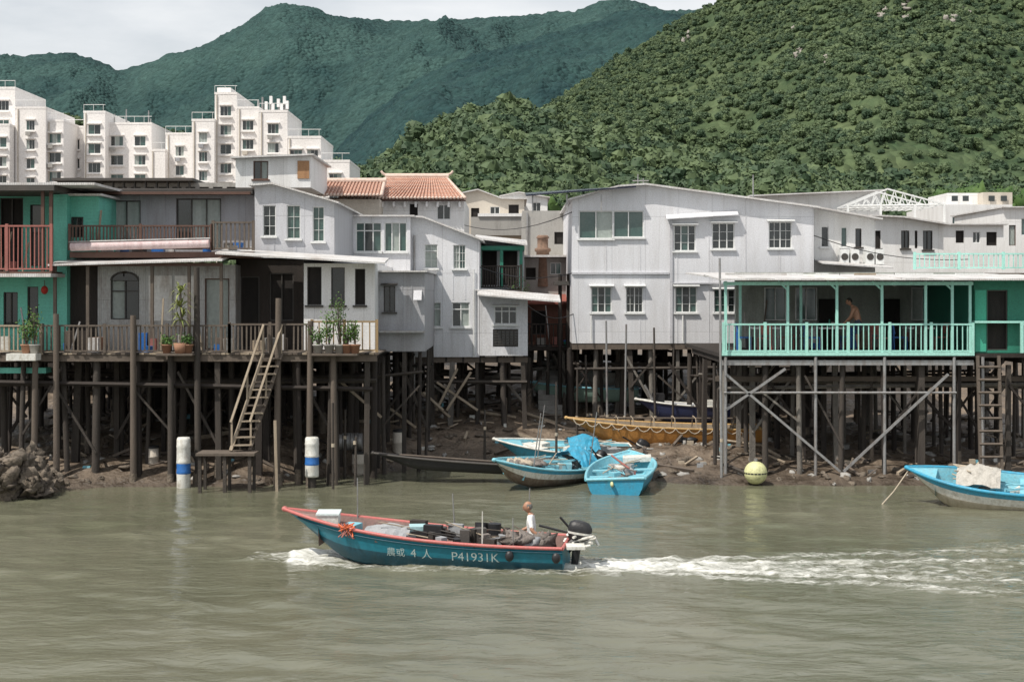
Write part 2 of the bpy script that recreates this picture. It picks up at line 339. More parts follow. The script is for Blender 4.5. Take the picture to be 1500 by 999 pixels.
l.new(mm.outputs[2],b.inputs['Base Color'])
rr=n.new('ShaderNodeMapRange'); rr.inputs[1].default_value=.38; rr.inputs[2].default_value=.6; rr.inputs[3].default_value=.22; rr.inputs[4].default_value=.8; l.new(na.outputs['Fac'],rr.inputs[0]); l.new(rr.outputs[0],b.inputs['Roughness'])
vo=n.new('ShaderNodeTexNoise'); vo.inputs['Scale'].default_value=7; vo.inputs['Detail'].default_value=8; l.new(geo.outputs['Position'],vo.inputs['Vector'])
bp=n.new('ShaderNodeBump'); bp.inputs['Strength'].default_value=.9; bp.inputs['Distance'].default_value=.12; l.new(vo.outputs['Fac'],bp.inputs['Height']); l.new(bp.outputs[0],b.inputs['Normal'])
grid('ground',ar((-3500,-400,8),(-400,-40,12),(-40,-18,20),(-18,18,200),(18,40,20),(40,400,12),(400,3500,8)),
     ar((-300,30,8),(30,39,8),(39,66,140),(66,120,10),(120,3600,20)),gz,mud)
wd=[(R(0,math.pi*2),R(.35,2.2)) for _ in range(26)]
STX=1.5; WCY=29.2
def foamf(x,y):
    if abs(x)>60 or y<10 or y>60: return 0.0
    f=0
    if x>STX-.6:
        t=x-STX+.6; yc=WCY-.05*t+.15*noise.noise(Vector((x*.5,0,9))); w=.38+.25*t; v=(y-yc)/w
        f=1.1*math.exp(-v*v*2.4)*math.exp(-t/5)+ .80*math.exp(-((abs(v)-.85)/.18)**2)*math.exp(-t/16)+.55*math.exp(-((abs(v)-.4)/.10)**2)*math.exp(-t/20)+.42*math.exp(-v*v*2)*math.exp(-t/18)
    if -5.6<x<2.2:
        hy=30.25+(x+4.6)*(29.25-30.25)/5.6; hw=.5+.5*min(1,max(0,(x+4.9)/2.4)); dd=abs(y-hy)-hw
        f=max(f,1.1*math.exp(-(max(dd,0)/.20)**2)*math.exp(-max(0,x+4.3)/2.2)*(1 if x>-4.7 else .3), .55*math.exp(-(max(dd,0)/.12)**2))
    return min(f,1.2)
def wz(x,y):
    if abs(x)>20 or y<17 or y>46: return 0
    z=0
    for i,(a,L) in enumerate(wd):
        k=6.283/L; z+=.0046*L**.8*math.sin(k*(x*math.cos(a)*.6+y*math.sin(a))+i*1.7)
    z*=.75+.9*noise.noise(Vector((x*.18,y*.3,1)))
    f=foamf(x,y)
    if f>.02: z+=f*(.03+.09*noise.noise(Vector((x*2.2,y*3.5,0)))+.05*noise.noise(Vector((x*6,y*8,0))))
    e=min(1,(20-abs(x))/2,(y-17)/1.5,(46-y)/8); return z*max(0,e)
wm=bpy.data.materials.new('murky_water'); wm.use_nodes=True; n=wm.node_tree.nodes; l=wm.node_tree.links; b=n['Principled BSDF']
geo=n.new('ShaderNodeNewGeometry'); mp=n.new('ShaderNodeMapping'); mp.inputs['Scale'].default_value=(.65,1.4,1); l.new(geo.outputs['Position'],mp.inputs[0])
n1=n.new('ShaderNodeTexNoise'); n1.inputs['Scale'].default_value=3.0; n1.inputs['Detail'].default_value=6; n1.inputs['Roughness'].default_value=.55; n1.inputs['Distortion'].default_value=.5; l.new(mp.outputs[0],n1.inputs['Vector'])
bp=n.new('ShaderNodeBump'); bp.inputs['Strength'].default_value=.34; bp.inputs['Distance'].default_value=.10; l.new(n1.outputs['Fac'],bp.inputs['Height'])
n3=n.new('ShaderNodeTexNoise'); n3.inputs['Scale'].default_value=.12; n3.inputs['Detail'].default_value=3; l.new(geo.outputs['Position'],n3.inputs['Vector'])
rp=n.new('ShaderNodeValToRGB'); e=rp.color_ramp.elements; e[0].position=.35; e[0].color=(.115,.118,.078,1); e[1].position=.65; e[1].color=(.16,.158,.112,1); l.new(n3.outputs['Fac'],rp.inputs[0])
at=n.new('ShaderNodeAttribute'); at.attribute_name='foam'
mp2=n.new('ShaderNodeMapping'); mp2.inputs['Scale'].default_value=(1.1,2.6,1); l.new(geo.outputs['Position'],mp2.inputs[0])
n4=n.new('ShaderNodeTexNoise'); n4.inputs['Scale'].default_value=2.6; n4.inputs['Detail'].default_value=10; n4.inputs['Roughness'].default_value=.72; n4.inputs['Distortion'].default_value=.8; l.new(mp2.outputs[0],n4.inputs['Vector'])
ad=n.new('ShaderNodeMath'); ad.operation='MULTIPLY_ADD'; ad.inputs[1].default_value=.38; l.new(at.outputs['Fac'],ad.inputs[0]); l.new(n4.outputs['Fac'],ad.inputs[2])
rf=n.new('ShaderNodeMapRange'); rf.inputs[1].default_value=.67; rf.inputs[2].default_value=1.0; l.new(ad.outputs[0],rf.inputs[0])
mx=n.new('ShaderNodeMix'); mx.data_type='RGBA'; mx.inputs[7].default_value=(.72,.72,.68,1); l.new(rf.outputs[0],mx.inputs[0]); l.new(rp.outputs[0],mx.inputs[6]); l.new(mx.outputs[2],b.inputs['Base Color'])
rg=n.new('ShaderNodeMapRange'); rg.inputs[3].default_value=.04; rg.inputs[4].default_value=.6; l.new(rf.outputs[0],rg.inputs[0]); l.new(rg.outputs[0],b.inputs['Roughness'])
b.inputs['IOR'].default_value=1.42; l.new(bp.outputs[0],b.inputs['Normal'])
grid('water',ar((-3500,-300,4),(-300,-20,6),(-20,20,360),(20,300,6),(300,3500,4)),ar((-290,17,6),(17,46,290),(46,60,12)),wz,wm,foamf)
# ------------------------------------------------------------ hills
def hillmat(name,c1,c2,s1,s2,bd):
    m=bpy.data.materials.new(name); m.use_nodes=True; n=m.node_tree.nodes; l=m.node_tree.links; b=n['Principled BSDF']
    g=n.new('ShaderNodeNewGeometry'); a=n.new('ShaderNodeTexNoise'); a.inputs['Scale'].default_value=s1; a.inputs['Detail'].default_value=12; a.inputs['Roughness'].default_value=.75; l.new(g.outputs['Position'],a.inputs['Vector'])
    r=n.new('ShaderNodeValToRGB'); r.color_ramp.elements[0].position=.38; r.color_ramp.elements[1].position=.62; r.color_ramp.elements[0].color=(*c1,1); r.color_ramp.elements[1].color=(*c2,1); l.new(a.outputs['Fac'],r.inputs[0])
    v=n.new('ShaderNodeTexVoronoi'); v.inputs['Scale'].default_value=s2; l.new(g.outputs['Position'],v.inputs['Vector'])
    mr=n.new('ShaderNodeMapRange'); mr.inputs[1].default_value=0; mr.inputs[2].default_value=1; mr.inputs[3].default_value=.82; mr.inputs[4].default_value=1.18; sp=n.new('ShaderNodeSeparateColor'); l.new(v.outputs['Color'],sp.inputs[0]); l.new(sp.outputs[0],mr.inputs[0])
    m2=n.new('ShaderNodeMix'); m2.data_type='RGBA'; m2.blend_type='MULTIPLY'; m2.inputs[0].default_value=1; l.new(r.outputs[0],m2.inputs[6]); l.new(mr.outputs[0],m2.inputs[7]); l.new(m2.outputs[2],b.inputs['Base Color'])
    bp=n.new('ShaderNodeBump'); bp.invert=True; bp.inputs['Strength'].default_value=1; bp.inputs['Distance'].default_value=bd; l.new(v.outputs['Distance'],bp.inputs['Height']); l.new(bp.outputs[0],b.inputs['Normal'])
    b.inputs['Roughness'].default_value=.9; b.inputs['Specular IOR Level'].default_value=.1
    return m
def hill(name,ridge,px0,px1,nc,nt,d0,d1,mat,amp,nsc,seed,ease=1.0,rough=0,zb=2.0):
    V=[]
    for j in range(nt+8):
        t=j/nt
        for i in range(nc+1):
            px=px0+(px1-px0)*i/nc
            dr=d1*(1+.12*noise.noise(Vector((px*.003,seed,0)))); d=d0+(dr-d0)*t; x=X(px,d)
            zr=Z(lerp_pts(ridge,px),dr)
            if t<=1:
                z=zb+(zr-zb)*t**ease
                env=4*t*(1-t)
                rg=noise.ridged_multi_fractal(Vector((x*nsc,d*nsc*.6,seed)),.9,2.1,6,1,2)-1.1
                z+=amp*env*rg
                z+=rough*(noise.noise(Vector((x*.16,d*.16,seed)))*.7+noise.noise(Vector((x*.07,d*.07,seed))))*min(1,t*4)
            else:
                z=zr-(t-1)*zr*1.5
            V.append((x,d,max(z,-5)))
    nn=nc+1
    F=[(j*nn+i,j*nn+i+1,(j+1)*nn+i+1,(j+1)*nn+i) for j in range(nt+7) for i in range(nc)]
    me=bpy.data.meshes.new(name); me.from_pydata(V,[],F); me.polygons.foreach_set('use_smooth',[True]*len(F)); me.materials.append(mat)
    ob=bpy.data.objects.new(name,me); scene.collection.objects.link(ob)
    def samp(u,t):
        i=min(nc-1,int(u*nc)); j=min(nt+6,int(t*nt)); fu=u*nc-i; ft=t*nt-j
        g=lambda a,b: Vector(V[b*nn+a])
        return g(i,j)*(1-fu)*(1-ft)+g(i+1,j)*fu*(1-ft)+g(i,j+1)*(1-fu)*ft+g(i+1,j+1)*fu*ft
    return samp
fm=hillmat('far_forest_haze_tinted',(.022,.050,.050),(.044,.086,.078),.006,.16,4)  # forest green with bluish distance haze mixed into the base colours
mmid=hillmat('mid_forest_haze_tinted',(.014,.036,.040),(.030,.066,.062),.006,.16,4)  # spur forest, its aerial haze also painted in as a blue tint
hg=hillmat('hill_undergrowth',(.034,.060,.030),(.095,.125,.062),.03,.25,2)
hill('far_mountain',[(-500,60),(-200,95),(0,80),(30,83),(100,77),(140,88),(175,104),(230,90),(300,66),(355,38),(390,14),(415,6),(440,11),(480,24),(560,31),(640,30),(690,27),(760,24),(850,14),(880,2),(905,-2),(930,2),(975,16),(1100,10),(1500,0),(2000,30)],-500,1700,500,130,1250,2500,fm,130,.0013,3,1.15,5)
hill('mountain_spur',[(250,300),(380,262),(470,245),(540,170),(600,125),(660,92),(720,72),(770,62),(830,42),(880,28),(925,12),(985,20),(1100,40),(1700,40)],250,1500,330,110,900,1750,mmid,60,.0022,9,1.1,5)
sR=hill('right_hillside',[(480,330),(600,290),(700,235),(760,195),(790,168),(830,140),(900,92),(980,42),(1060,-2),(1150,-42),(1250,-75),(1350,-95),(1500,-120),(2000,-150),(2400,-80)],480,2400,300,120,300,900,hg,26,.006,5,1.25,2)
sF=hill('wooded_foothill',[(500,300),(560,262),(600,232),(640,203),(680,180),(720,167),(750,172),(800,190),(850,205),(900,210),(1000,235),(1100,262),(1250,280),(1500,285),(2200,280)],500,2200,200,50,190,290,hg,3,.02,8,.8,1)
sL=hill('wooded_slope',[(-600,150),(0,170),(200,200),(400,225),(560,262),(640,300)],-600,640,120,40,330,520,hg,5,.01,12,.9,1)
def mkcrown(i,nq,mat):
    rr=random.Random(i); o=Ob('tree_crown'); L=[(Vector((rr.uniform(-.5,.5),rr.uniform(-.5,.5),rr.uniform(.35,.95))),rr.uniform(.32,.55)) for _ in range(8)]
    for c,r in L: o.ell('foliage',mat,c,r*.82,7,5,.5)
    for _ in range(nq):
        c,r=rr.choice(L); d=Vector((rr.gauss(0,1),rr.gauss(0,1),rr.gauss(.25,1))).normalized(); p=c+d*r*rr.uniform(.85,1.15)
        nn=(d+Vector((rr.gauss(0,.5),rr.gauss(0,.5),rr.gauss(0,.5)))).normalized(); u=nn.orthogonal().normalized(); w=nn.cross(u); a=rr.uniform(0,6.28); u,w=u*math.cos(a)+w*math.sin(a),w*math.cos(a)-u*math.sin(a); s=rr.uniform(.06,.14)
        o.f('foliage',mat,[p-u*s,p-w*s*.7,p+u*s,p+w*s*.7])
    o.cyl('foliage',woodd,(0,0,-.5),(0,0,.5),.07,.04,5)
    V,F,I,S,Ms=o.p['foliage']; me=bpy.data.meshes.new('tree_crown'); me.from_pydata(V,[],F)
    for m in Ms: me.materials.append(m)
    me.polygons.foreach_set('material_index',I); ob=bpy.data.objects.new('tree_crown',me); return ob
col=bpy.data.collections.new('tree_crowns')
for i in range(5): col.objects.link(mkcrown(i,240,leaf))
def instancer(name,pts,scs,coll):
    me=bpy.data.meshes.new(name); me.from_pydata(pts,[],[]); a=me.attributes.new('sc','FLOAT','POINT'); a.data.foreach_set('value',scs)
    ob=bpy.data.objects.new(name,me); scene.collection.objects.link(ob)
    g=bpy.data.node_groups.new(name,'GeometryNodeTree'); g.interface.new_socket('Geometry',in_out='INPUT',socket_type='NodeSocketGeometry'); g.interface.new_socket('Geometry',in_out='OUTPUT',socket_type='NodeSocketGeometry')
    n=g.nodes; l=g.links; gi=n.new('NodeGroupInput'); go=n.new('NodeGroupOutput'); ci=n.new('GeometryNodeCollectionInfo'); ci.inputs['Collection'].default_value=coll; ci.inputs['Separate Children'].default_value=True; ci.inputs['Reset Children'].default_value=True
    ip=n.new('GeometryNodeInstanceOnPoints'); ip.inputs['Pick Instance'].default_value=True
    rv=n.new('FunctionNodeRandomValue'); rv.data_type='FLOAT_VECTOR'; rv.inputs[0].default_value=(-.15,-.15,0); rv.inputs[1].default_value=(.15,.15,6.28)
    na=n.new('GeometryNodeInputNamedAttribute'); na.data_type='FLOAT'; na.inputs['Name'].default_value='sc'
    l.new(gi.outputs[0],ip.inputs['Points']); l.new(ci.outputs[0],ip.inputs['Instance']); l.new(rv.outputs[0],ip.inputs['Rotation']); l.new(na.outputs[0],ip.inputs['Scale']); l.new(ip.outputs[0],go.inputs[0])
    md=ob.modifiers.new('scatter','NODES'); md.node_group=g; return ob
P=[];S=[]
for _ in range(26000):
    t=math.sqrt(R(0,1.08)); u=R(.02,.66); p=sR(u,min(t,1.02))
    if noise.noise(p*.02)+R(-.2,.9)>0: P.append(p-Vector((0,0,.6))); S.append(R(1.2,2.8)*(1.3 if R(0,1)<.12 else 1))
instancer('hillside_forest',P,S,col)
P=[];S=[]
for _ in range(3000):
    t=R(0.05,1.04); p=sF(R(0,.70),t); P.append(p-Vector((0,0,1))); S.append(R(2.0,4.2))
for _ in range(1500):
    p=sL(R(.4,1)*.999,R(0,1.02)); P.append(p-Vector((0,0,1))); S.append(R(2.5,4.5))
instancer('foothill_trees',P,S,col)
o=Ob('hillside_boulders')
def pyof(p): return HY+(CZ-p.z)/p.y*K
for (u0,py,k) in [(1405,22,2.8),(1392,34,2.0),(1330,20,1.3),(1172,80,1.6),(1290,24,1.4),(1005,55,1.2),(1205,92,1.0),(1160,50,1.0),(1240,62,.9)]:
    u=(u0-480)/1920
    best=min((abs(pyof(sR(u,t/100))-py),t/100) for t in range(20,100))[1]
    for q in range(5):
        p=sR(u+R(-.004,.004),min(.99,best+R(-.012,.012))); o.ell('rocks',boulder,p+Vector((0,-1,1.2)),(k*R(.5,1.2),k*R(.6,1),k*R(.5,1.1)),9,6,1.0)
o.done()
# ------------------------------------------------------------ tower blocks
def tower(name,F,specs,D=14):
    o=Ob(name)
    for i,(a,b,c,out) in enumerate(specs):
        F2=Fr(a,F-out); wins=[]
        y=b+17; wd_=c-a
        if wd_>20:
            ncol=max(1,round(wd_/30)); ws=[random.choice((6,8,9)) for _ in range(ncol)]
            while y<285:
                for q in range(ncol):
                    x=a+wd_*(q+.5)/ncol; w=ws[q]; wins.append((x-w,y,x+w,y+14,random.choice(('g3n','g3n','w2n'))))
                y+=28
        house(o,F2,a,c,b,330,D,white2,wins)
        for (wa,wb,wc,wdn,_) in wins:
            fbox(o,'window_ledges',white2,F2,F2.s_(wa)-.15,F2.s_(wc)+.15,.003,.35,F2.z(wa,wb)+.08,F2.z(wa,wb)+.25); fbox(o,'window_ledges',white2,F2,F2.s_(wa)-.15,F2.s_(wc)+.15,.003,.35,F2.z(wa,wdn)-.3,F2.z(wa,wdn)-.12)
            if R(0,1)<.35: fbox(o,'fittings',random.choice((grey2,concrete,beige)),F2,F2.s_(wa)+.1,F2.s_(wa)+.8,.36,.8,F2.z(wa,wdn)-.85,F2.z(wa,wdn)-.3)
        z=F2.z(a,b); s0,s1=F2.s_(a),F2.s_(c)
        fbox(o,'parapet',white2,F2,s0-.04,s1+.04,-D,.04,z+.01,z+.35)
        for q in range(int((s1-s0)/1.5)+1): o.bar('roof_rail',wframe,F2.w(s0+q*1.5,-.1,z+.35),F2.w(s0+q*1.5,-.1,z+1.3),.05)
        o.bar('roof_rail',wframe,F2.w(s0,-.1,z+1.3),F2.w(s1,-.1,z+1.3),.06)
        s=s0+R(.2,.5); o.cyl('fittings',beige,F2.w(s,.12,z),F2.w(s,.12,2),.09,.09,6)
    return o
t=tower('apartment_block',215,[(-80,131,22,0),(22.5,160,67,2),(67.5,179,93,1),(-40,185,14,4)]); t.done()
t=tower('apartment_block',222,[(95,188,122,1),(122.5,166,154,2.5),(154.5,183,222,0)])
for px,y in((163,165),(180,158),(213,160),(216,172)): t.cyl('antennas',metal,(X(px,222),224,Z(190,222)),(X(px,222),224,Z(y,222)),.15,.1,6)
t.done()
t=tower('apartment_block',212,[(222,222,242,0),(242.5,198,284,-2)]); t.done()
t=tower('apartment_block',208,[(281,178,314,1.5),(314.5,139,347,0),(347.5,160,379,1),(379.5,165,421,2.5)])
for px,y in((374,145),(381,140),(387,147),(394,139),(397,150),(405,143),(414,139),(418,146),(410,150)):
    t.cyl('antennas',metal,(X(px,209),211,Z(168,209)),(X(px+R(-1,1),209),211,Z(y,209)),.2,.15,6); 
    if R(0,1)<.6: t.box('antennas',white,X(px-2,209),X(px+2,209),210.5,211.2,Z(y+12,209),Z(y,209))
t.box('roof_tank',white2,X(318,212),X(338,212),212,216,Z(139,208)+.6,Z(139,208)+1.6)
t.done()
t=tower('apartment_block',205,[(421.5,203,470,0),(470.5,238,512,1)]); t.done()
# ------------------------------------------------------------ mid-town background buildings
def simple(name,d,a,b,c,e,D,mat,wins=[],top=None,roof=None,**k):
    o=Ob(name); house(o,Fr(a,d),a,c,b,e,D,mat,wins,top,roof,**k); return o
o=simple('flat_roof_house',95,85,268,345,300,8,concrete,[(x,274,x+14,283,'k1n') for x in range(92,340,20)]); 
F2=Fr(85,94.5); 
for q in range(85,290,16): pbox(o,'frames',dframe,F2,q,263,q+2,290,-.1,.2)
pbox(o,'roof',darkroof,F2,80,262,285,266,-5,.6); o.done()
o=simple('rooftop_house',56,345,234,455,275,5,white,[(371,236,393,263,'b2')],[(345,233),(455,229)],tinroof,oh=.3)
pbox(o,'timber_cladding',M('ochre_timber',(.36,.20,.10),.7,(.2,.1,.05),.6,3),Fr(345,56),436,236,453,262,.004,.05)
o.done()
o=Ob('tiled_roof_house'); F=Fr(420,62); house(o,F,432,680,292,345,7,white,[(600,299,612,318,'k1n'),(545,300,552,320,'k1n'),(640,300,660,322,'w2n')])
def tiled(o,F,a0,a1,yb,b0,b1,yt,D):
    z0=F.z(a0,yb); z1=F.z(a0,yt)
    A=[F.w(F.s_(a0),.5,z0),F.w(F.s_(a1),.5,z0)]; B=[F.w(F.s_(b0),-D,z1),F.w(F.s_(b1),-D,z1)]
    o.f('tiles',terra,[A[0],A[1],B[1],B[0]]); 
    n=int((a1-a0)/5.2); A=[Vector(q) for q in A]; B=[Vector(q) for q in B]
    for i in range(n+1):
        t=i/n; p=A[0].lerp(A[1],t); q=B[0].lerp(B[1],t); o.cyl('tiles',terra,p+Vector((0,0,.03)),q+Vector((0,0,.03)),.045,.045,6)
        for k in range(6): c=p.lerp(q,(k+.5)/6)+Vector((0,0,.035)); o.cyl('tiles',tilew,c,c+(q-p).normalized()*.05,.052,.052,6)
        o.ell('tiles',tilew,p+Vector((0,-.02,.03)),.07,6,4)
    o.cyl('ridge',tilew,B[0]+Vector((-.1,0,.08)),B[1]+Vector((.1,0,.08)),.13,.13,8); o.cyl('ridge',tilew,A[0],B[0],.08,.08,6); o.cyl('ridge',tilew,A[1],B[1],.08,.08,6)
    return A,B
A,B=tiled(o,F,500,682,292,560,650,254,2.6)
for e_,s_ in ((B[0],-1),(B[1],1)): o.path('ridge',tilew,[e_+Vector((0,0,.1)),e_+Vector((s_*.2,0,.2)),e_+Vector((s_*.3,0,.32))],.06)
A,B=tiled(o,Fr(420,60.5),424,560,288,424,556,262,2.2)
pbox(o,'eaves',brown,F,440,291,682,295,-.2,.45)
for x in range(480,680,16): pbox(o,'eaves',white,F,x,296,x+3,304,0,.3)
pbox(o,'walls_lower',beige,Fr(420,60.5),432,292,556,345,-5,0)
o.done()
o=simple('beige_house',80,672,293,768,345,8,beige,[(690,305,702,322,'k1n'),(718,303,732,320,'w2n'),(745,300,760,318,'k1n')],[(672,285),(700,279),(735,292),(768,292.5)],tinroof); 
pbox(o,'terrace',concrete,Fr(672,78),690,318,768,345,-3,0); pbox(o,'parapet',white,Fr(672,78),700,313,768,317.5,-3,.1)
o.done()
simple('beige_house',86,735,291,802,330,8,white,[(752,297,766,312,'k1n'),(780,297,792,312,'w2n')],[(735,288),(760,283),(802,290)],tinroof).done()
o=simple('concrete_house',61,765,309,838,430,7,concrete,[(812,340,826,358,'k1n')])
pbox(o,'pipes',metal,Fr(765,61),771,312,773,420,.02,.1); pbox(o,'ledge',beige,Fr(765,61),765,374,838,378,.002,.25)
o.done()
o=Ob('brick_chimney'); c=(X(795,58.2),58.2,Z(420,58.2)); 
o.lathe('stack',M('old_brick',(.22,.14,.10),.9,(.1,.08,.06),.7,4,1,.6,8),c,[(.3,0),(.26,1.4),(.33,1.45),(.33,1.55),(.22,1.6),(.22,1.95),(.27,2.0),(.2,2.1),(0,2.1)],10); o.done()
o=Ob('red_roof_shed'); F=Fr(770,57); house(o,F,772,842,445,512,4,M('rust_wall',(.16,.07,.05),.8),[(778,455,800,490,'k1n')]); 
q=[F.p(766,446,.4),F.p(846,446,.4),F.p(838,420,-2.5),F.p(780,420,-2.5)]; o.hexa('roof',redroof,q+[(a,b,c+.07) for a,b,c in q]); stilts(o,X(775,57),X(842,57),57,61,Z(512,57),.8,1.2,.07); o.done()
o=simple('annex_house',58,744,378,840,440,5,concrete,[(770,392,785,410,'k1n'),(806,385,822,402,'w2n')]); 
pbox(o,'roof',tinroof,Fr(740,57.8),740,374,842,377,-5,.4); o.done()
o=Ob('stilt_jetty'); F=Fr(770,54.5); z=F.z(775,508); fbox(o,'deck',woodd,F,F.s_(772),F.s_(845),-3,0,z-.15,z); rail(o,F,773,842,474,508,woodd,.16,0,.04); stilts(o,X(773,54.5),X(842,54.5),54.6,57.2,z-.15,.7,1.0,.07,(post,postg)); 
for x in (820,832,838): o.cyl('posts',woodd,F.p(x,600,.3),F.p(x,402,.3),.08,.07,6)
pbox(o,'awning',darkroof,F,812,412,842,418,-2,.8); clutter(o,F,776,835,z,-1.5,-.2,6); o.done()
o=Ob('concrete_steps')
for i in range(11): o.box('steps',concrete,X(788,55),X(822,55),53.6+i*.3,58,(1.03+i*.17) if i else .6,1.2+i*.17)
o.done()
# ------------------------------------------------------------ green house far left
o=Ob('green_stilt_house'); F=Fr(0,43.2)
house(o,F,-120,78,404,516,7,green,[(-40,425,-5,470,'k2'),(5,428,26,476,'d2'),(40,420,56,476,'d1n')])
house(o,F,78.2,98,285,516,7,green,[])
F2=Fr(0,44.6); house(o,F2,-120,75,272,400,6,green,[(-60,300,-20,390,'k2n'),(0,290,34,392,'k2n'),(44,300,62,390,'D1n')])
F3=Fr(78,43.6); house(o,F3,98.5,145,288,385,6,green,[(104,318,122,348,'d2n')],None,tinroof)
Fb=Fr(0,42.2); z=Fb.z(0,398); fbox(o,'balcony_slab',brown,Fb,Fb.s_(-120),Fb.s_(76),-2.2,0,z-.15,z); rail(o,Fb,-120,75,330,397,redwood,.12,0,.03,1.3)
clutter(o,Fb,-50,70,z,-1.6,-.3,5)
pbox(o,'roof',darkroof,Fb,-120,272,82,280,-5,.2); pbox(o,'roof',tinroof,Fb,-120,268,140,271.5,-5,.1)
for x in(62,74): o.bar('posts',brown,Fb.p(x,398,-.05),Fb.p(x,280,-.05),.09)
pbox(o,'awning',tinroof,Fb,-120,401,80,406,-1,.35); pbox(o,'fascia',green,Fb,-120,538,72,546,-.2,.3)
c=F.p(70,425,.3); o.ell('lantern',M('red_lantern',(.4,.03,.02)),c,(.11,.11,.13),10,8); o.cyl('lantern',brown,c,(c[0],c[1],c[2]+.3),.012,.012,5)
o.done()
# ------------------------------------------------------------ main left stilt house + deck
DK=41.6; ZD=Z(517,DK)
o=Ob('timber_deck'); F=Fr(0,DK)
x=X(-90,DK)
while x<X(552,DK):
    w=.14; o.box('planks',random.choice((wood,woodd,wood,woodl)),x,x+w-.008,DK-.02+R(-.03,.03),44.2,ZD-.05,ZD+R(-.004,.004)); x+=w
o.box('planks',woodd,X(-90,DK),X(552,DK),44.21,57,ZD-.08,ZD-.01)
fbox(o,'beams',wood,F,F.s_(-90),F.s_(552),-.12,-.02,ZD-.25,ZD-.055); fbox(o,'beams',woodd,F,F.s_(-90),F.s_(552),-2.4,-2.2,ZD-.4,ZD-.2)
joists(o,X(-90,DK),X(552,DK),DK+.13,50,ZD-.055)
rail(o,F,62,336,476,517,wood,.13,0,.045,1.55); rail(o,F,-80,60,476,517,woodl,.13,.01,.04,1.2); rail(o,F,336,455,474,517,wood,.12,0,.045,1.0); rail(o,F,457,552,470,516,M('ochre_rail',(.30,.21,.11),.7),.2,0,.035,.8)
stilts(o,X(-80,DK),X(545,DK),DK+.15,50.5,ZD-.25,1.15,1.25,.085,(post,post,post,woodd),.3)
stilts(o,X(-80,DK),X(540,DK),51,57,ZD-.1,1.0,1.5,.09,(woodd,post),.3)
for px,yt in((82,460),(195,462),(288,392),(408,437),(455,470),(488,516),(52,505),(250,517)):
    xx=X(px,DK-.1); o.cyl('posts',random.choice((post,wood,wood)),(xx+R(-.06,.06),DK-.1,-.5),(xx,DK-.1,Z(yt,DK-.1)),.10,.085,8)
    o.cyl('posts',rockm,(xx,DK-.1,-.3),(xx,DK-.1,.35),.13,.11,8)
o.box('light_block_board',woodd,X(-90,50),X(420,50),56.5,56.6,1.5,ZD-.1)  # dark board added behind the stilts to block light under the deck
clutter(o,F,66,330,ZD,-1.5,-.25,16,.7); clutter(o,F,350,450,ZD,-1.3,-.25,6,.7); clutter(o,F,-60,60,ZD,-1.2,-.25,5,.7)
o.done()
o=Ob('stilt_house'); F=Fr(95,43.5)
house(o,F,143,345,388,515,9,tin,[(162,410,204,468,'D2tn'),(300,408,336,512,'b1n')],None,None,seams=4)
pbox(o,'porch_wall',woodd,F,94,388,142,512,-6,-.02)
pbox(o,'bare_sheet',M('bare_tin',(.55,.54,.52),.35,(.25,.18,.13),.7,2,.3,.1,12,None,.4),F,218,404,252,470,.004,.015); pbox(o,'bare_sheet',MC['bare_tin'],F,256,404,290,470,.004,.02)
cx=F.s_(183); zc=F.z(183,411)
for i in range(9):
    a0=math.pi*i/9;a1=math.pi*(i+1)/9; r=.42
    o.f('window_arch',glass,[F.w(cx,.012,zc),F.w(cx+r*math.cos(a0),.012,zc+r*.6*math.sin(a0)),F.w(cx+r*math.cos(a1),.012,zc+r*.6*math.sin(a1))])
    o.bar('window_arch',dframe,F.w(cx+r*math.cos(a0),.03,zc+r*.6*math.sin(a0)),F.w(cx+r*math.cos(a1),.03,zc+r*.6*math.sin(a1)),.05)
Fd=Fr(345,44.3); house(o,Fd,345.5,444,380,515,8,woodd,[(352,405,380,510,'k1n'),(395,400,430,470,'k2n')])  # shade of the recess put into the wall colour as dark timber
slab(o,'porch_roof',tinroof,F,90,338,391,1.3,374,-1.2,.05,384,372); pbox(o,'porch_fascia',brown,F,96,386,336,391,1.0,1.06)
for x in(96,143,235,288,334): o.bar('porch_posts',wood,F.p(x,512,1.0),F.p(x,388,1.0),.09)
slab(o,'eave_roof',tinroof,F,326,568,374,1.1,366,-.4,.05,388,380)
Fb=Fr(95,43.0); zu=Fb.z(100,369); fbox(o,'balcony_slab',brown,Fb,Fb.s_(102),Fb.s_(372),-3,0,zu-.18,zu); rail(o,Fb,102,310,330,367,brown,.10,0,.04,1.5,'balcony_rail'); rail(o,Fb,312,371,325,367,wood,.13,0,.05,.7,'balcony_rail')
clutter(o,Fb,110,360,zu,-1.8,-.3,14,.7)
o.cyl('awning_roll',M('awning_canvas',(.62,.5,.5),.8,(.35,.2,.2),.6,3,.1),Fb.p(106,362,.14),Fb.p(308,357,.14),.13,.13,10)
o.cyl('awning_roll',metal,Fb.p(104,355,.2),Fb.p(310,350,.2),.03,.03,6)
F2=Fr(95,45.4); house(o,F2,140,372,286,369,8,grey2,[(164,294,206,366,'D2n'),(258,291,324,366,'D3n')],None,darkroof,.55,.1,3,ohs=.05)
pbox(o,'upper_fascia',brown,F2,138,283,372,287,.56,.62)
pbox(o,'rooftop_ledge',darkroof,F2,140,277,372,280,-3,.3)
F3=Fr(372,44.2); house(o,F3,373,490,300,378,8.5,grey,[(385,301,404,346,'w1x'),(420,301,440,350,'w1x'),(458,303,475,354,'w1x')],[(373,273),(400,271),(490,297)],tinroof,.25,.06,3)
F4=Fr(445,43.2); house(o,F4,445,549,386,514,8,white,[(450,391,471,447,'k1'),(485,392,505,447,'d1'),(520,394,535,447,'k1')])
o.done()
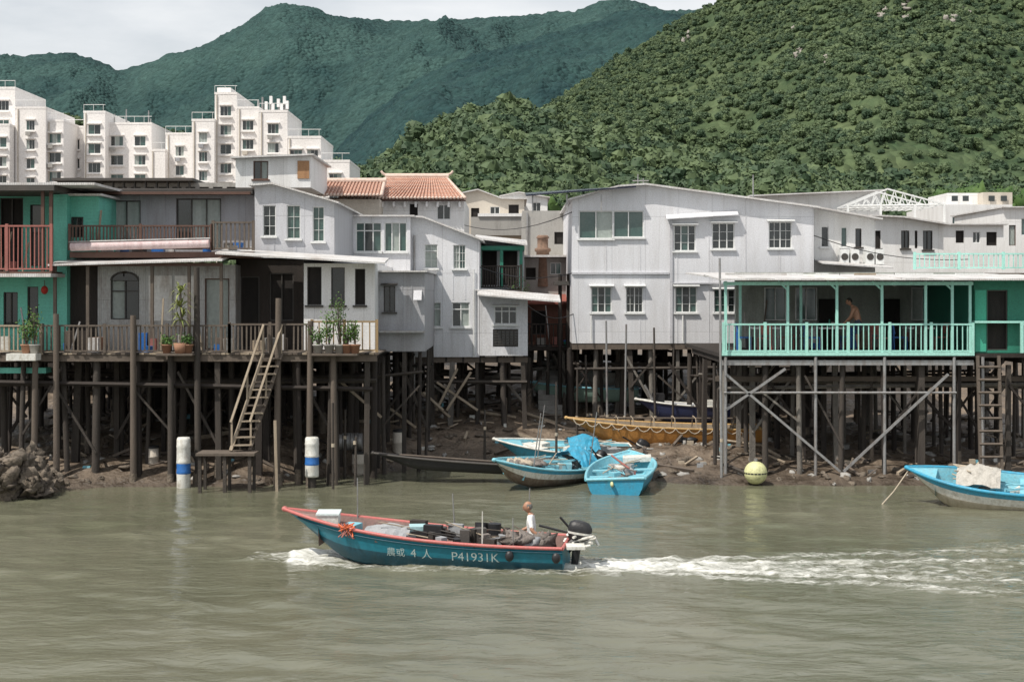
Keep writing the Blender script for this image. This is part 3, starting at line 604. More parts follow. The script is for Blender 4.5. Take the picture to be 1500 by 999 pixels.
o=Ob('tin_clad_room'); F=Fr(550,44.4); house(o,F,554,622,399,515,6,grey2,[(562,419,579,457,'d2h')],None,tinroof,.2,.05,3,ohs=.08)
pbox(o,'shelf',metal,F,548,484,622,487,0,.35); 
slab(o,'shutter',grey,F,606,618,440,.2,426,.02,.02); stilts(o,X(556,44.4),X(620,44.4),44.5,49.5,F.z(555,515),.9,1.7,.065,(post,woodd),.3); o.done()
# ------------------------------------------------------------ grey house (centre)
o=Ob('stilt_house'); F=Fr(600,50)
house(o,F,602,702,352,523,8,lgrey,[(622,358,641,393,'c1tx'),(664,359,682,394,'c2x'),(622,443,646,479,'g2t'),(662,443,688,479,'g2t')],[(602,319),(620,320),(702,351.5)],tinroof,.25,.07,4)
F2=Fr(490,49.4); house(o,F2,489,601,320,420,7,lgrey,[(521,326,559,369,'g3t'),(563,326,596,369,'c3')],[(489,318),(601,318)],tinroof,.2,.06,2)
F3=Fr(702,49.9); house(o,F3,702.5,773,441,521,6,lgrey,[(724,449,757,475,'g3th'),(722,482,759,508,'d6n')],[(702.5,427),(773,440)],tinroof,.25,.06,2)
for yy in range(484,507,4): pbox(o,'louvres',dframe,F3,723,yy,758,yy+1.5,-.04,.02)
slab(o,'ledge',tinroof,F3,700,820,433,.9,424,-.5,.05,443,434)
z=F.z(602,523); joists(o,X(602,50),X(773,50),50.05,57,z); stilts(o,X(600,50),X(772,50),50.1,57.5,z-.18,.85,1.3,.075,(post,post,postg),.5)
fbox(o,'floor_beam',wood,F,F.s_(600),F.s_(773),-.2,-.06,z-.2,z-.004)
o.cyl('pipes',metal,F.p(607,345,.08),F.p(607,600,.08),.04,.04,6); o.cyl('pipes',wframe,F.p(694,395,.08),F.p(694,523,.08),.03,.03,6)
o.done()
o=Ob('balcony_house'); F=Fr(700,54); house(o,F,640,768,352,470,6,grey,[(706,362,728,418,'k1n'),(736,364,758,418,'k1n')])
pbox(o,'roof',greend,F,700,362,768,368,-1,1.3); slab(o,'roof',tinroof,F,696,772,352,1.6,344,-1.5,.06,362,352)
for x in(704,735,763): o.bar('posts',greend,F.p(x,422,1.2),F.p(x,365,1.2),.12)
z=F.z(700,424); fbox(o,'balcony',woodd,F,F.s_(700),F.s_(764),0,1.3,z-.2,z); rail(o,F,701,763,390,423,woodd,.09,1.25,.05,1.0); o.done()
# ------------------------------------------------------------ big pale house (right)
o=Ob('stilt_house'); F=Fr(838,52)
W=[(848,309,898,350,'g2'),(898.5,309,943,348,'c2'),(987,330,1019,368,'w3xh'),(1043,327,1076,365,'w3xh'),(1126,325,1160,364,'w2xh'),
   (866,420,896,458,'w3xh'),(917,420,942,458,'w2xh'),(989,420,1021,458,'w3xh'),(1046,424,1077,458,'w3xh')]
house(o,F,838,1192,306,503,10,lgrey,W,[(838,293),(905,275),(945,272),(1192,305)],tinroof,.3,.07,6)
pbox(o,'belt_course',grey,F,838,399,980,402,.001,.07); pbox(o,'corner_board',grey,F,981,318,985,503,.002,.06); slab(o,'belt_course',lgrey,F,975,1080,322,.3,316,.01,.03,316,310)
pbox(o,'belt_course',grey,F,986,414,1080,416,.001,.12)
for x in (866,1000,1100,1180): o.cyl('pipes',wframe,F.p(x,500,.08),F.p(x,462,.08),.03,.03,6)
z=F.z(838,503); fbox(o,'floor_beam',wood,F,F.s_(838),F.s_(1192),-.25,-.02,z-.22,z-.004)
joists(o,X(838,52),X(1192,52),52.3,62,z); stilts(o,X(842,52),X(1190,52),52.2,61,z-.2,.95,1.3,.09,(post,post,postg,woodd),.35)
F2=Fr(1192,53); house(o,F2,1192.5,1282,330,480,8,white,[(1203,332,1214,362,'w1'),(1232,333,1241,362,'w1'),(1253,335,1262,362,'d1')],[(1192.5,306),(1282,322)],tinroof,.5,.06,1)
slab(o,'side_porch',tinroof,F2,1192,1292,388,1.6,382,0,.05,395,389)
for x in(1225,1240,1262,1276): 
    pbox(o,'air_conditioners',wframe,F2,x,366,x+12,388,.2,.7); c=F2.p(x+6,377,.705); o.cyl('air_conditioners',dframe,c,(c[0],c[1]-.01,c[2]),.13,.13,12)
slab(o,'solar_panels',M('solar_panel',(.01,.012,.03),.15,None,.1),F,770,930,289,.5,276,-3,.05,276,266)
for x in(780,830,880): o.bar('panel_rack',metal,F.w(F.s_(x),.3,F.z(x,312)),F.w(F.s_(x),.3,F.z(x,286)),.05)
for x,y in((1110,253),(938,252),(946,258)): o.cyl('antenna',metal,F.w(F.s_(x),-1,F.z(x,300)),F.w(F.s_(x),-1,F.z(x,y)),.03,.02,5)
o.bar('antenna',metal,F.p(930,262,-1),F.p(954,262,-1),.03)
o.done()
o=simple('white_house',60,1278,331,1382,400,7,white,[(1279,338,1290,364,'k1'),(1320,338,1332,364,'d2'),(1340,338,1344,364,'k1n'),(1352,338,1366,366,'d2')],[(1278,318),(1320,320),(1382,330)],tinroof,oh=.5); o.done()
o=simple('white_house',84,1383,300,1483,400,8,white,[(1395,318,1410,336,'w2n'),(1425,318,1436,345,'k1n'),(1450,316,1468,336,'w3n')],None,None)
pbox(o,'penthouse',white,Fr(1388,86),1388,283,1436,300,-4,0); pbox(o,'penthouse',beige,Fr(1440,85),1440,282,1483,301,-4,0)
for x in(1394,1410,1448,1466): pbox(o,'penthouse_windows',glass,Fr(1388,84.9),x,287,x+9,295,0,.02)
o.done()
o=simple('white_house',72,1470,305,1560,400,8,white,[(1478,330,1488,360,'b1n'),(1496,320,1520,345,'w2n')],None,tinroof); o.done()
o=simple('shed_roof_house',72,1100,292,1290,330,8,white,[(1120,296,1135,306,'k1n')],[(1100,289),(1290,281)],tinroof,oh=.6); o.done()
o=simple('low_house',66,1290,330,1470,400,6,white,[(1400,338,1412,356,'k1n'),(1425,340,1436,356,'w2n'),(1445,340,1460,360,'k1n')],None,tinroof); o.done()
o=Ob('roof_truss_frame'); F=Fr(1250,68)
for out in (0,-2,-4):
    A=[F.w(F.s_(1240),out,F.z(1240,302)),F.w(F.s_(1300),out,F.z(1300,277)),F.w(F.s_(1385),out,F.z(1385,300))]
    o.path('truss',wframe,A,.035,4); o.bar('truss',wframe,A[0],A[2],.06)
    for i in range(10):
        x=1250+i*13.5; yt=302-(x-1240)*.417 if x<1300 else 277+(x-1300)*.27
        o.bar('truss',wframe,F.w(F.s_(x),out,F.z(x,302)),F.w(F.s_(x+6),out,F.z(x+6,yt)),.04); o.bar('truss',wframe,F.w(F.s_(x+6),out,F.z(x+6,yt)),F.w(F.s_(x+13),out,F.z(x+13,302)),.04)
for x in(1242,1290,1340,1383): o.bar('posts',wframe,F.w(F.s_(x),0,F.z(x,345)),F.w(F.s_(x),0,F.z(x,300)),.1)
for i in range(12): o.bar('purlins',wframe,F.w(F.s_(1250+i*11),0,F.z(1250,302)),F.w(F.s_(1250+i*11),-4,F.z(1250,302)),.05)
o.done()
# ------------------------------------------------------------ restaurant deck
RD=42.5; F=Fr(1057,RD); ZR=F.z(1057,518)
o=Ob('waterfront_restaurant')
fbox(o,'deck',woodd,F,F.s_(1057),F.s_(1600),-9,-.03,ZR-.12,ZR); fbox(o,'deck_fascia',seaf,F,F.s_(1055),F.s_(1427),-.025,.04,ZR-.06,ZR+.05)
fbox(o,'deck_beams',metal,F,F.s_(1057),F.s_(1427),-.2,-.05,ZR-.35,ZR-.2); fbox(o,'deck_beams',wood,F,F.s_(1057),F.s_(1560),-1.4,-1.2,ZR-.9,ZR-.75)
joists(o,X(1060,RD),X(1600,RD),RD+.25,50,ZR-.12)
rail(o,F,1060,1425,474,517,seaf,.155,0,.028,1.15)
for x in(1063,1100,1154,1193,1226,1292,1356,1395,1421): 
    out=-.02 if x in(1063,1154,1226,1292,1356,1395,1421) else -2
    o.bar('posts',seaf,F.w(F.s_(x),out,ZR),F.w(F.s_(x),out,F.z(x,412)),.075)
    if x in(1154,1226,1292,1395): o.bar('posts',seaf,F.w(F.s_(x),out,F.z(x,425)),F.w(F.s_(x-14),out,F.z(x,412)),.05)
fbox(o,'roof_beam',seaf,F,F.s_(1060),F.s_(1425),-.1,.05,F.z(1060,418),F.z(1060,413))
z0=F.z(1060,411)
for q in range(13):
    a=1052+q*38; h=.012*(q%2)+R(0,.02); slab(o,'roof',tinroof if q!=4 else bwhite,F,a,a+40,411,.5+R(-.12,.12),402,-3.2,.03+h)
slab(o,'roof',tinroof,F,1052,1545,404,-3.0,396,-8,.05)
q=1060
while q<1420: a=R(0,.6); o.box('roof_timbers',random.choice((wframe,tinroof,metal,woodl)),X(q,RD),X(q+R(15,60),RD),RD-.45+a,RD-.35+a,z0+.16,z0+.22); q+=R(30,60)
Ft=Fr(1340,47); rail(o,Ft,1340,1600,371,395,seaf,.16,0,.03,1.4,'terrace_rail')
Fw=Fr(1080,47.5); 
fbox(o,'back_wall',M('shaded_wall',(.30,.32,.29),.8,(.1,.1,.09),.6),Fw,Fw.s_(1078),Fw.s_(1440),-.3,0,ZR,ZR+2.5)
for x in(1120,1165,1335,1385): window(o,Fr(1080,47.38),Fw.s_(x),Fw.s_(x+32),ZR+.9,ZR+2,'c2n')
for x in(1200,1290): pbox(o,'back_openings',interior,Fr(1080,47.38),x,438,x+28,515,-.05,.02)
Fg=Fr(1426,42.7); house(o,Fg,1427,1600,410,517,5,greend,[(1446,425,1476,513,'k1n'),(1505,430,1530,470,'k1n')])
pbox(o,'green_panel',M('green_panel',(.06,.38,.26),.5),Fg,1428,425,1444,515,.003,.03); pbox(o,'ledge',seaf,Fg,1424,470,1600,473,.004,.3)
rail(o,Fr(1495,42.3),1497,1600,474,517,seaf,.16,0,.03,1.0)
stilts(o,X(1062,RD),X(1590,RD),RD+.2,51,ZR-.35,1.15,1.25,.07,(post,woodd,post,postg),.35,.06)
for x in(1063,1195,1296,1398,1440): o.cyl('stilts_front',metal,F.w(F.s_(x),-.02,-.4),F.w(F.s_(x),-.02,ZR-.1),.05,.05,8)
for a,b_,c,d_ in((1063,548,1230,690),(1388,548,1235,690),(1063,600,1150,540)): o.bar('braces',metal,F.w(F.s_(a),.06,F.z(a,b_)),F.w(F.s_(c),.06,F.z(c,d_)),.07)
o.bar('braces',metal,F.w(F.s_(1060),.06,F.z(1060,575)),F.w(F.s_(1400),.06,F.z(1400,575)),.05)
def table(o,x,y,z,m=wframe):
    o.box('tables',m,x-.4,x+.4,y-.4,y+.4,z+.71,z+.75)
    for a in(-.35,.35):
        for c in(-.35,.35): o.bar('tables',metal,(x+a,y+c,z),(x+a,y+c,z+.71),.035)
def chair(o,x,y,z,m,r=0):
    c,s=math.cos(r),math.sin(r); T=lambda a,b,h:(x+a*c-b*s,y+a*s+b*c,z+h)
    o.hexa('chairs',m,[T(-.2,-.2,.42),T(.2,-.2,.42),T(.2,.2,.42),T(-.2,.2,.42),T(-.2,-.2,.46),T(.2,-.2,.46),T(.2,.2,.46),T(-.2,.2,.46)])
    o.hexa('chairs',m,[T(-.2,.17,.55),T(.2,.17,.55),T(.2,.21,.55),T(-.2,.21,.55),T(-.19,.23,.88),T(.19,.23,.88),T(.19,.27,.88),T(-.19,.27,.88)])
    for a in(-.18,.18): o.bar('chairs',m,T(a,-.18,0),T(a,-.18,.42),.035); o.bar('chairs',m,T(a,.2,0),T(a,.22,.6),.035)
for px in(1120,1215,1345): table(o,X(px,44.0),44.0,ZR)
for px,y,r in((1090,44.0,1.5),(1150,44.1,-1.4),(1190,43.8,1.6),(1242,44.6,-1.6),(1318,44.0,1.5),(1375,44.2,-1.5),(1120,43.2,3.1),(1345,43.2,3.2),(1290,43.4,2),(1170,43.2,.5)): chair(o,X(px,y),y,ZR,random.choice((bluep,bluep,redwood,dframe)),r)
o.cyl('bottles',greend,(X(1215,44),44,ZR+.75),(X(1215,44),44,ZR+1),.04,.02,8); o.cyl('bottles',bwhite,(X(1222,44),44.1,ZR+.75),(X(1222,44),44.1,ZR+.9),.06,.06,8)
clutter(o,Fw,1085,1430,ZR,.2,1.2,18,1.0)
for i in range(3): c=(X(1150+i*80,45),45,ZR+2.1); o.ell('paper_lamps',bwhite,c,.1,8,6); o.cyl('paper_lamps',black,c,(c[0],c[1],ZR+2.45),.008,.008,4)
o.done()
o=Ob('wooden_ladder'); y=RD-.15
for x in(1432,1463): o.bar('rails',wood,(X(x,y),y-.3,gz(X(x,y),y)-.1),(X(x,y),y,ZR-.05),.08)
for i in range(9): t=(i+.5)/9; zz=.2+t*(ZR-.4); o.bar('rungs',wood,(X(1431,y),y-.3*(1-t)-.03,zz),(X(1464,y),y-.3*(1-t)-.03,zz),.055)
o.done()
# stair: two stringers side by side with treads between, coming down to a landing
o=Ob('wooden_stair'); y0=DK-.18; y1=DK-1.25
A=Vector((X(386,y0),y0,ZD-.02)); B=Vector((X(338,y1),y1,Z(660,y1))); W_=Vector((.52,.12,0))
for k in(0,1):
    o.bar('stringers',wood if k else woodl,A+W_*k,B+W_*k,.09)
    for t in(0.02,.5,.97): q=A.lerp(B,t)+W_*k; o.bar('handrail',woodl,q,q+Vector((0,0,.8)),.05)
    o.bar('handrail',woodl,A+W_*k+Vector((0,0,.85)),B+W_*k+Vector((0,0,.8)),.06)
for i in range(12):
    p=A.lerp(B,(i+.7)/12.3); q=p+W_; d_=Vector((.05,-.13,0)); o.hexa('treads',woodl if i%3 else wood,[p-d_,q-d_,q+d_,p+d_]+[v+Vector((0,0,.035)) for v in (p-d_,q-d_,q+d_,p+d_)])
o.box('landing',wood,B.x-.9,B.x+.75,B.y-.45,B.y+.45,B.z-.1,B.z-.03)
for x in(B.x-.8,B.x-.1,B.x+.6): o.bar('legs',post,(x,B.y-.35,-.5),(x,B.y-.35,B.z-.1),.09); o.bar('legs',post,(x,B.y+.35,-.5),(x,B.y+.35,B.z-.1),.08)
o.bar('legs',woodl,(X(406,y1),y1,-.4),(X(403,y1),y1,2.0),.08)
o.done()
# ------------------------------------------------------------ boats
def beam(s,B): return B/2*(.84+.16*math.sin(math.pi/2*min(1,s/.45))) if s<.45 else B/2*(1-max(0,(s-.45)/.55)**2.3*.97)
SEC=[(0,0),(.5,.02),(.78,.16),(.90,.5),(.955,.78),(1,1)]
class Boat:
    def __init__(b,name,x,y,hd,L,B,g0,g1,outer,gun,inner,low=None,z=-.12,pitch=0,roll=0,n=18,floor=.3,foredeck=.8,thw=(.25,.5),gr=.035,band=None):
        b.L,b.B,b.g0,b.g1=L,B,g0,g1; o=b.o=Ob(name)
        Rm=Matrix.Translation((x,y,z))@Matrix.Rotation(hd,4,'Z')@Matrix.Rotation(-pitch,4,'Y')@Matrix.Rotation(roll,4,'X'); b.M=Rm
        b.T=T=lambda lx,ly,lz:(Rm@Vector((lx,ly,lz)))
        low=low or outer
        rings=[]
        for i in range(n+1):
            t=i/n; g=b.g(t); k=b.k(t); w=beam(t,B)
            row=[T(b.xx(t,h),w*f if f else 0,k+(g-k)*h) for f,h in SEC]
            th=min(.05,w*.5); inn=[T(b.xx(t,1)-(.05 if t>.9 else 0),(w-th),g),T(b.xx(t,.6),(w*.93-th),k+(g-k)*.6),T(b.xx(t,floor),max(.0,w*.8-th),k+(g-k)*floor),T(b.xx(t,floor),0,k+(g-k)*floor)]
            rings.append((row,inn))
        Ri=Rm.inverted()
        def mir(p): q=Ri@p; q.y=-q.y; return Rm@q
        for i in range(n):
            r0,i0=rings[i]; r1,i1=rings[i+1]
            for m in(0,1):
                fn=(lambda p:p) if m==0 else mir
                for j in range(5):
                    mt=low if j<3 else outer
                    if band and j==4: mt=band
                    o.f('hull',mt,[fn(r0[j]),fn(r1[j]),fn(r1[j+1]),fn(r0[j+1])],True)
                for j in range(3): o.f('interior',inner,[fn(i0[j]),fn(i1[j]),fn(i1[j+1]),fn(i0[j+1])],False)
                o.f('hull',gun,[fn(r0[5]),fn(r1[5]),fn(i1[0]),fn(i0[0])])
                o.cyl('gunwale',gun,fn(r0[5]),fn(r1[5]),gr,gr,6)
        r0,i0=rings[0]; pts=r0+[mir(p) for p in r0[:0:-1]]; o.f('transom',outer,pts)
        o.cyl('gunwale',gun,r0[5],mir(r0[5]),gr,gr,6)
        o.f('interior',inner,[p+(T(1,0,0)-T(0,0,0))*.05 for p in pts])
        if foredeck<1:
            ks=[foredeck+(1-foredeck)*q/6 for q in range(7)]
            for a,c2 in zip(ks[:-1],ks[1:]):
                o.f('foredeck',inner,[T(b.xx(a,1),-beam(a,B)+.03,b.g(a)-.03),T(b.xx(a,1),beam(a,B)-.03,b.g(a)-.03),T(b.xx(c2,1),beam(c2,B)-.02,b.g(c2)-.03),T(b.xx(c2,1),-beam(c2,B)+.02,b.g(c2)-.03)])
            a=foredeck; o.f('foredeck',inner,[T(b.xx(a,1),-beam(a,B)+.05,b.g(a)-.03),T(b.xx(a,1),beam(a,B)-.05,b.g(a)-.03),T(b.xx(a,1),beam(a,B)*.75,b.g(a)*.4),T(b.xx(a,1),-beam(a,B)*.75,b.g(a)*.4)])
            o.ell('stem',gun,T(L,0,g1),(.07,.07,.06),8,6)
        for t in thw:
            w=beam(t,B)*.93; zt=b.g(t)*.78
            o.hexa('thwarts',inner,[T(t*L-.13,-w,zt),T(t*L+.13,-w,zt),T(t*L+.13,w,zt),T(t*L-.13,w,zt),T(t*L-.13,-w,zt+.04),T(t*L+.13,-w,zt+.04),T(t*L+.13,w,zt+.04),T(t*L-.13,w,zt+.04)])
    def g(b,t): return b.g0+(b.g1-b.g0)*t**2.4
    def k(b,t): return b.g1*.55*max(0,(t-.72)/.28)**2.2
    def xx(b,t,h): return b.L*t*(1-.12*t*(1-h))
    def lbox(b,p,m,x0,x1,y0,y1,z0,z1,tw=0):
        c,s=math.cos(tw),math.sin(tw); mx,my=(x0+x1)/2,(y0+y1)/2
        q=lambda x,y,z:b.T(mx+(x-mx)*c-(y-my)*s,my+(x-mx)*s+(y-my)*c,z)
        b.o.hexa(p,m,[q(x0,y0,z0),q(x1,y0,z0),q(x1,y1,z0),q(x0,y1,z0),q(x0,y0,z1),q(x1,y0,z1),q(x1,y1,z1),q(x0,y1,z1)])
    def motor(b,ly=0,tilt=.0,cm=black,sc=1.0):
        o=b.o; g=b.g0; rot=(b.M.to_3x3()@Matrix.Rotation(tilt,3,'Y'))
        P=lambda x,y,z: b.T(0,ly,g)+rot@Vector((x,y,z))*sc
        def lf(mat,secs):
            rings=[]
            for x,y,z,rx,ry in secs: rings.append([P(x+rx*math.copysign(abs(math.cos(a))**.6,math.cos(a)),y+ry*math.copysign(abs(math.sin(a))**.6,math.sin(a)),z) for a in [2*math.pi*i/14 for i in range(14)]])
            for r,q in zip(rings[:-1],rings[1:]):
                for i in range(14): o.f('outboard_motor',mat,[r[i],r[(i+1)%14],q[(i+1)%14],q[i]],True)
            o.f('outboard_motor',mat,rings[0]); o.f('outboard_motor',mat,rings[-1])
        lf(cm,[(-.2,0,.08,.15,.10),(-.22,0,.14,.22,.14),(-.22,0,.3,.23,.15),(-.2,0,.4,.18,.12),(-.18,0,.43,.1,.08)])
        lf(bwhite,[(-.22,0,.20,.225,.145),(-.22,0,.24,.232,.15)])
        lf(cm,[(-.2,0,.09,.09,.07),(-.2,0,-.5,.06,.035),(-.2,0,-.62,.07,.035)])
        lf(cm,[(-.24,0,-.44,.17,.08),(-.24,0,-.46,.18,.085)])
        o.cyl('outboard_motor',cm,P(-.08,0,-.6),P(-.38,0,-.6),.05,.03,8)
        for i in range(3):
            a=i*2.094; o.f('outboard_motor',metal,[P(-.36,0,-.6),P(-.38,.05*math.cos(a)-.03*math.sin(a),-.6+.05*math.sin(a)+.03*math.cos(a)),P(-.4,.13*math.cos(a),-.6+.13*math.sin(a)),P(-.37,.05*math.cos(a)+.04*math.sin(a),-.6+.05*math.sin(a)-.04*math.cos(a))])
        o.bar('outboard_motor',metal,P(.05,-.1,-.15),P(-.12,-.1,.08),.05); o.bar('outboard_motor',metal,P(.05,.1,-.15),P(-.12,.1,.08),.05)
        o.cyl('outboard_motor',black,P(-.02,0,.18),P(.55,.05,.24),.022,.026,8)
hd=math.pi-.17
mb=Boat('motor_sampan',1.12,29.28,hd,6.05,1.62,.62,1.08,teal,pink,M('deck_grey_red',(.27,.17,.15),.8,(.12,.11,.10),.7,4,1),teald,-.13,.012,-.03,24,.28,.86,(.3,.62),.04)
B=mb; T=B.T
B.motor(.0,-.12,black,1.1)
B.motor(-.42,-.75,black,.8)
def hull_text(B,txt,t0,h0,size,side,mat):
    cu=bpy.data.curves.new('reg','FONT'); cu.body=txt; cu.size=size; cu.extrude=0
    ob=bpy.data.objects.new('reg',cu); scene.collection.objects.link(ob); dg=bpy.context.evaluated_depsgraph_get(); dg.update(); me=bpy.data.meshes.new_from_object(ob.evaluated_get(dg)); bpy.data.objects.remove(ob)
    vs=[]
    for v in me.vertices:
        lx=t0*B.L-v.co.x; t=lx/B.L; lz=h0+v.co.y; g=B.g(t); h=(lz-B.k(t))/(g-B.k(t)); f=lerp_pts([(a,c) for c,a in SEC],h); w=beam(t,B.B)*f
        vs.append(B.T(lx,side*(w+.014),lz))
    B.o.mesh('registration_marks',mat,vs,[tuple(p.vertices) for p in me.polygons])
paint=M('white_lettering',(.42,.50,.48),.7,(.05,.2,.25),.9,14,1)
hull_text(B,'P41931K',.375,.30,.27,1,paint); hull_text(B,'4',.515,.34,.25,1,paint); 
try: hull_text(B,'人',.478,.33,.24,1,paint); hull_text(B,'農或',.60,.35,.20,1,paint)
except Exception as e: print(e)
for i in range(23):
    a,c=i/24,(i+1)/24
    for sd in(-1,1): B.o.cyl('rubbing_strake',teald,T(B.xx(a,.86),sd*(beam(a,B.B)*.98+.01),B.k(a)+(B.g(a)-B.k(a))*.86),T(B.xx(c,.86),sd*(beam(c,B.B)*.98+.01),B.k(c)+(B.g(c)-B.k(c))*.86),.018,.018,5)
B.lbox('cool_box',bwhite,4.85,5.3,-.25,.28,.80,1.02,.2); B.lbox('cool_box',M('pale_lid',(.6,.68,.68),.5),4.83,5.32,-.27,.30,1.021,1.06,.2)
B.lbox('crate',bluel,4.45,4.75,-.3,.1,.60,.80,-.2)
for i in range(18): B.o.path('orange_rope',random.choice((orange,redwood)),[T(4.5+R(-.2,.2),.62+R(-.1,.14),.84+R(-.22,.12)) for _ in range(3)],.014,5)
tarp=M('grey_tarp',(.30,.31,.32),.6,(.2,.2,.2),.5,3,1)
def sheet(B,x0,z0,L,W,h,seed,mat):
    vs=[];nn=11
    for i in range(nn):
        for j in range(nn): u,v=i/(nn-1)-.5,j/(nn-1)-.5; vs.append(B.T(x0+u*L,v*W,z0+h*max(0,1-abs(v)*1.9)**.6*(1-abs(u)*.6)+.07*noise.noise(Vector((u*7,v*7,seed)))))
    B.o.mesh('tarpaulin',mat,vs,[(i*nn+j,i*nn+j+1,(i+1)*nn+j+1,(i+1)*nn+j) for i in range(nn-1) for j in range(nn-1)],False)
sheet(B,3.75,.58,.95,1.1,.3,1,tarp)
B.lbox('fuel_box',M('pale_cyan',(.35,.52,.55),.5),3.0,3.35,-.3,.05,.55,.82,.3); B.lbox('battery_box',bwhite,2.75,2.95,-.5,-.2,.55,.78)
for i in range(34):
    x=R(.9,3.1); y=R(-.55,.55); B.lbox('gear',random.choice((black,dframe,darkroof,tarp,net,woodd)),x,x+R(.1,.4),y,y+R(.05,.25),.5+R(0,.15),.62+R(0,.26),R(-1,1))
for i in range(7): B.o.ell('nets',random.choice((net,net,tarp)),T(R(.2,1.2),R(-.3,.6),.6+R(0,.12)),(R(.15,.3),R(.12,.25),R(.1,.2)),10,7,.9)
for i in range(3): B.o.cyl('black_buckets',black,T(1.55+.28*(i%2),-.3+R(0,.3),.55),T(1.55+.28*(i%2),-.3+R(0,.1),.9),.12,.15,12)
for i in range(14): x=R(.4,2.8); B.o.cyl('poles',random.choice((wood,dframe,woodl)),T(x,R(-.6,.6),.66),T(x+R(.5,1.3),R(-.6,.6),.72+R(0,.25)),.016,.013,5)
for x,y,h in((4.6,-.55,1.6),(2.45,-.5,1.35),(1.65,.6,1.2),(.9,-.6,1.5),(1.0,.66,1.1)): B.o.cyl('rod_holders',metal if x!=1.65 else bwhite,T(x,y,.5),T(x+R(-.08,.08),y,h+.1),.017,.012,6)
for i in range(10): B.o.path('net_floats',bwhite,[T(-.3+R(-.35,.3),R(-.3,.3),.62+R(-.1,.2)) for _ in range(2)],.03,6)
B.lbox('stern_shelf',bwhite,-.42,-.05,.25,.62,.60,.66,.2)
for x in(1.05,.1): B.o.ell('fender',black,T(x,.83,.46),(.09,.06,.11),8,6)
B.o.done()
def plat(b,mat=bwhite,t=.5,w=.9,h=.7): b.lbox('locker',mat,b.L*t-.3,b.L*t+.3,-b.B/2*w*.8,b.B/2*w*.8,b.g0*.35,b.g0*h)
def mess(b,n,x0,x1,mats):
    for i in range(n): x=R(x0,x1); b.lbox('gear',random.choice(mats),x,x+R(.12,.4),R(-.5,0),R(.05,.45),.35,.48+R(0,.2),R(-1.5,1.5))
    for i in range(n//2): b.o.path('ropes',random.choice((rope,bluel,net)),[b.T(R(x0,x1),R(-.5,.5),R(.5,.72)) for _ in range(3)],.018,5)
b=Boat('moored_sampan',X(925,47.0),46.6,math.radians(188),4.6,1.7,.5,.8,blue,bwhite,bluel,None,.03,.02,-.14); plat(b,bluel); sheet(b,1.7,.5,1.0,1.3,.5,2,blue)
mess(b,10,.5,3.4,(bluel,bwhite,tarp,tarp)); b.motor(.1,-.4); b.o.done()
b=Boat('moored_sampan',X(866,44.2),43.6,math.radians(228),4.6,1.65,.5,.85,bwhite,bluel,bluel,M('hull_grime',(.16,.12,.09),.8,(.4,.38,.34),.5,3),-.02,.02,-.16,band=blue); plat(b,tarp,.45)
sheet(b,.9,.5,.9,1.3,.55,3,blue)
mess(b,18,.8,3.6,(bluel,tarp,net,bwhite,black))
for i in range(6): b.o.ell('nets',random.choice((net,rope)),b.T(R(2.4,3.8),R(-.25,.3),.62),(.28,.22,.14),9,6,.9)
for x,y in((1,.6),(2,-.6),(3.2,.3)): b.o.cyl('poles',metal,b.T(x,y,.4),b.T(x,y,2.2),.018,.014,6)
b.motor(0,-.5); b.o.done()
b=Boat('moored_sampan',X(902,39.8),39.6,math.radians(80),4.3,1.95,.56,.74,blue,bluel,bluel,M('boat_blue_low',(.03,.17,.22),.5,(.08,.08,.07),.6,3),-.12,.03,-.05,gr=.05,foredeck=.85); plat(b,bluel,.3)
b.lbox('white_hatch',bwhite,3.0,3.6,-.75,.1,.58,.72,.1); 
mess(b,12,.6,2.9,(bluel,bwhite,pink,tarp,net))
b.o.ell('round_marking',yellow,b.T(-.01,.1,.42),(.05,.22,.08),10,6)
b.o.path('oar',redwood,[b.T(1,-.3,.7),b.T(3,.4,.8)],.03,6); b.o.done()
b=Boat('dark_canoe',X(800,42.6),42.3,math.radians(180),5.2,.75,.30,.42,black,darkroof,woodd,None,.18,.05,.0,floor=.6); b.o.cyl('poles',wood,b.T(.3,.1,.33),b.T(4.4,-.1,.4),.03,.03,6); b.o.done()
b=Boat('wooden_longboat',X(1112,47.8),47.8,math.radians(182),6.5,1.25,.66,1.0,orangew,M('gold_trim',(.5,.32,.13),.5,(.2,.12,.06),.6,3),woodl,orangew,.46,.0,-.06,20,.3,.9,(.15,.3,.45,.6,.75))
for i in range(14):
    x=.4+i*.42; hw=lambda q: beam(q/6.5,1.25)+.03
    b.o.path('rope_festoon',rope,[b.T(x,hw(x),b.g(x/6.5)),b.T(x+.1,hw(x+.1)+.02,b.g(x/6.5)-.10),b.T(x+.21,hw(x+.21)+.02,b.g(x/6.5)-.14),b.T(x+.32,hw(x+.32)+.02,b.g(x/6.5)-.10),b.T(x+.42,hw(x+.42),b.g((x+.42)/6.5))],.018,5)
for x in(1.5,2.4,2.7): b.o.ell('fender',black,b.T(x,.7,.35),(.22,.1,.1),8,6)
for x in(.8,1.5,2.2,2.9,3.6,4.3,4.8): b.o.path('hoops',woodl,[b.T(x,-.5,.6),b.T(x,-.3,1.0),b.T(x,.3,1.0),b.T(x,.5,.6)],.02,5)
b.o.cyl('poles',wood,b.T(.4,0,.95),b.T(5.2,.1,1.0),.03,.03,6); b.o.done()
b=Boat('navy_motorboat',X(1090,51.3),51.3,math.radians(180),3.9,1.3,.55,.8,navy,bwhite,grey,None,1.0,0,0); b.lbox('engine_cover',black,2.9,3.3,-.3,.3,.6,1.0); b.o.cyl('engine_cover',metal,b.T(3.2,0,.6),b.T(3.6,0,1.3),.05,.05,6)
b.lbox('white_box',bwhite,1,1.6,-.4,.4,.4,.75); b.o.done()
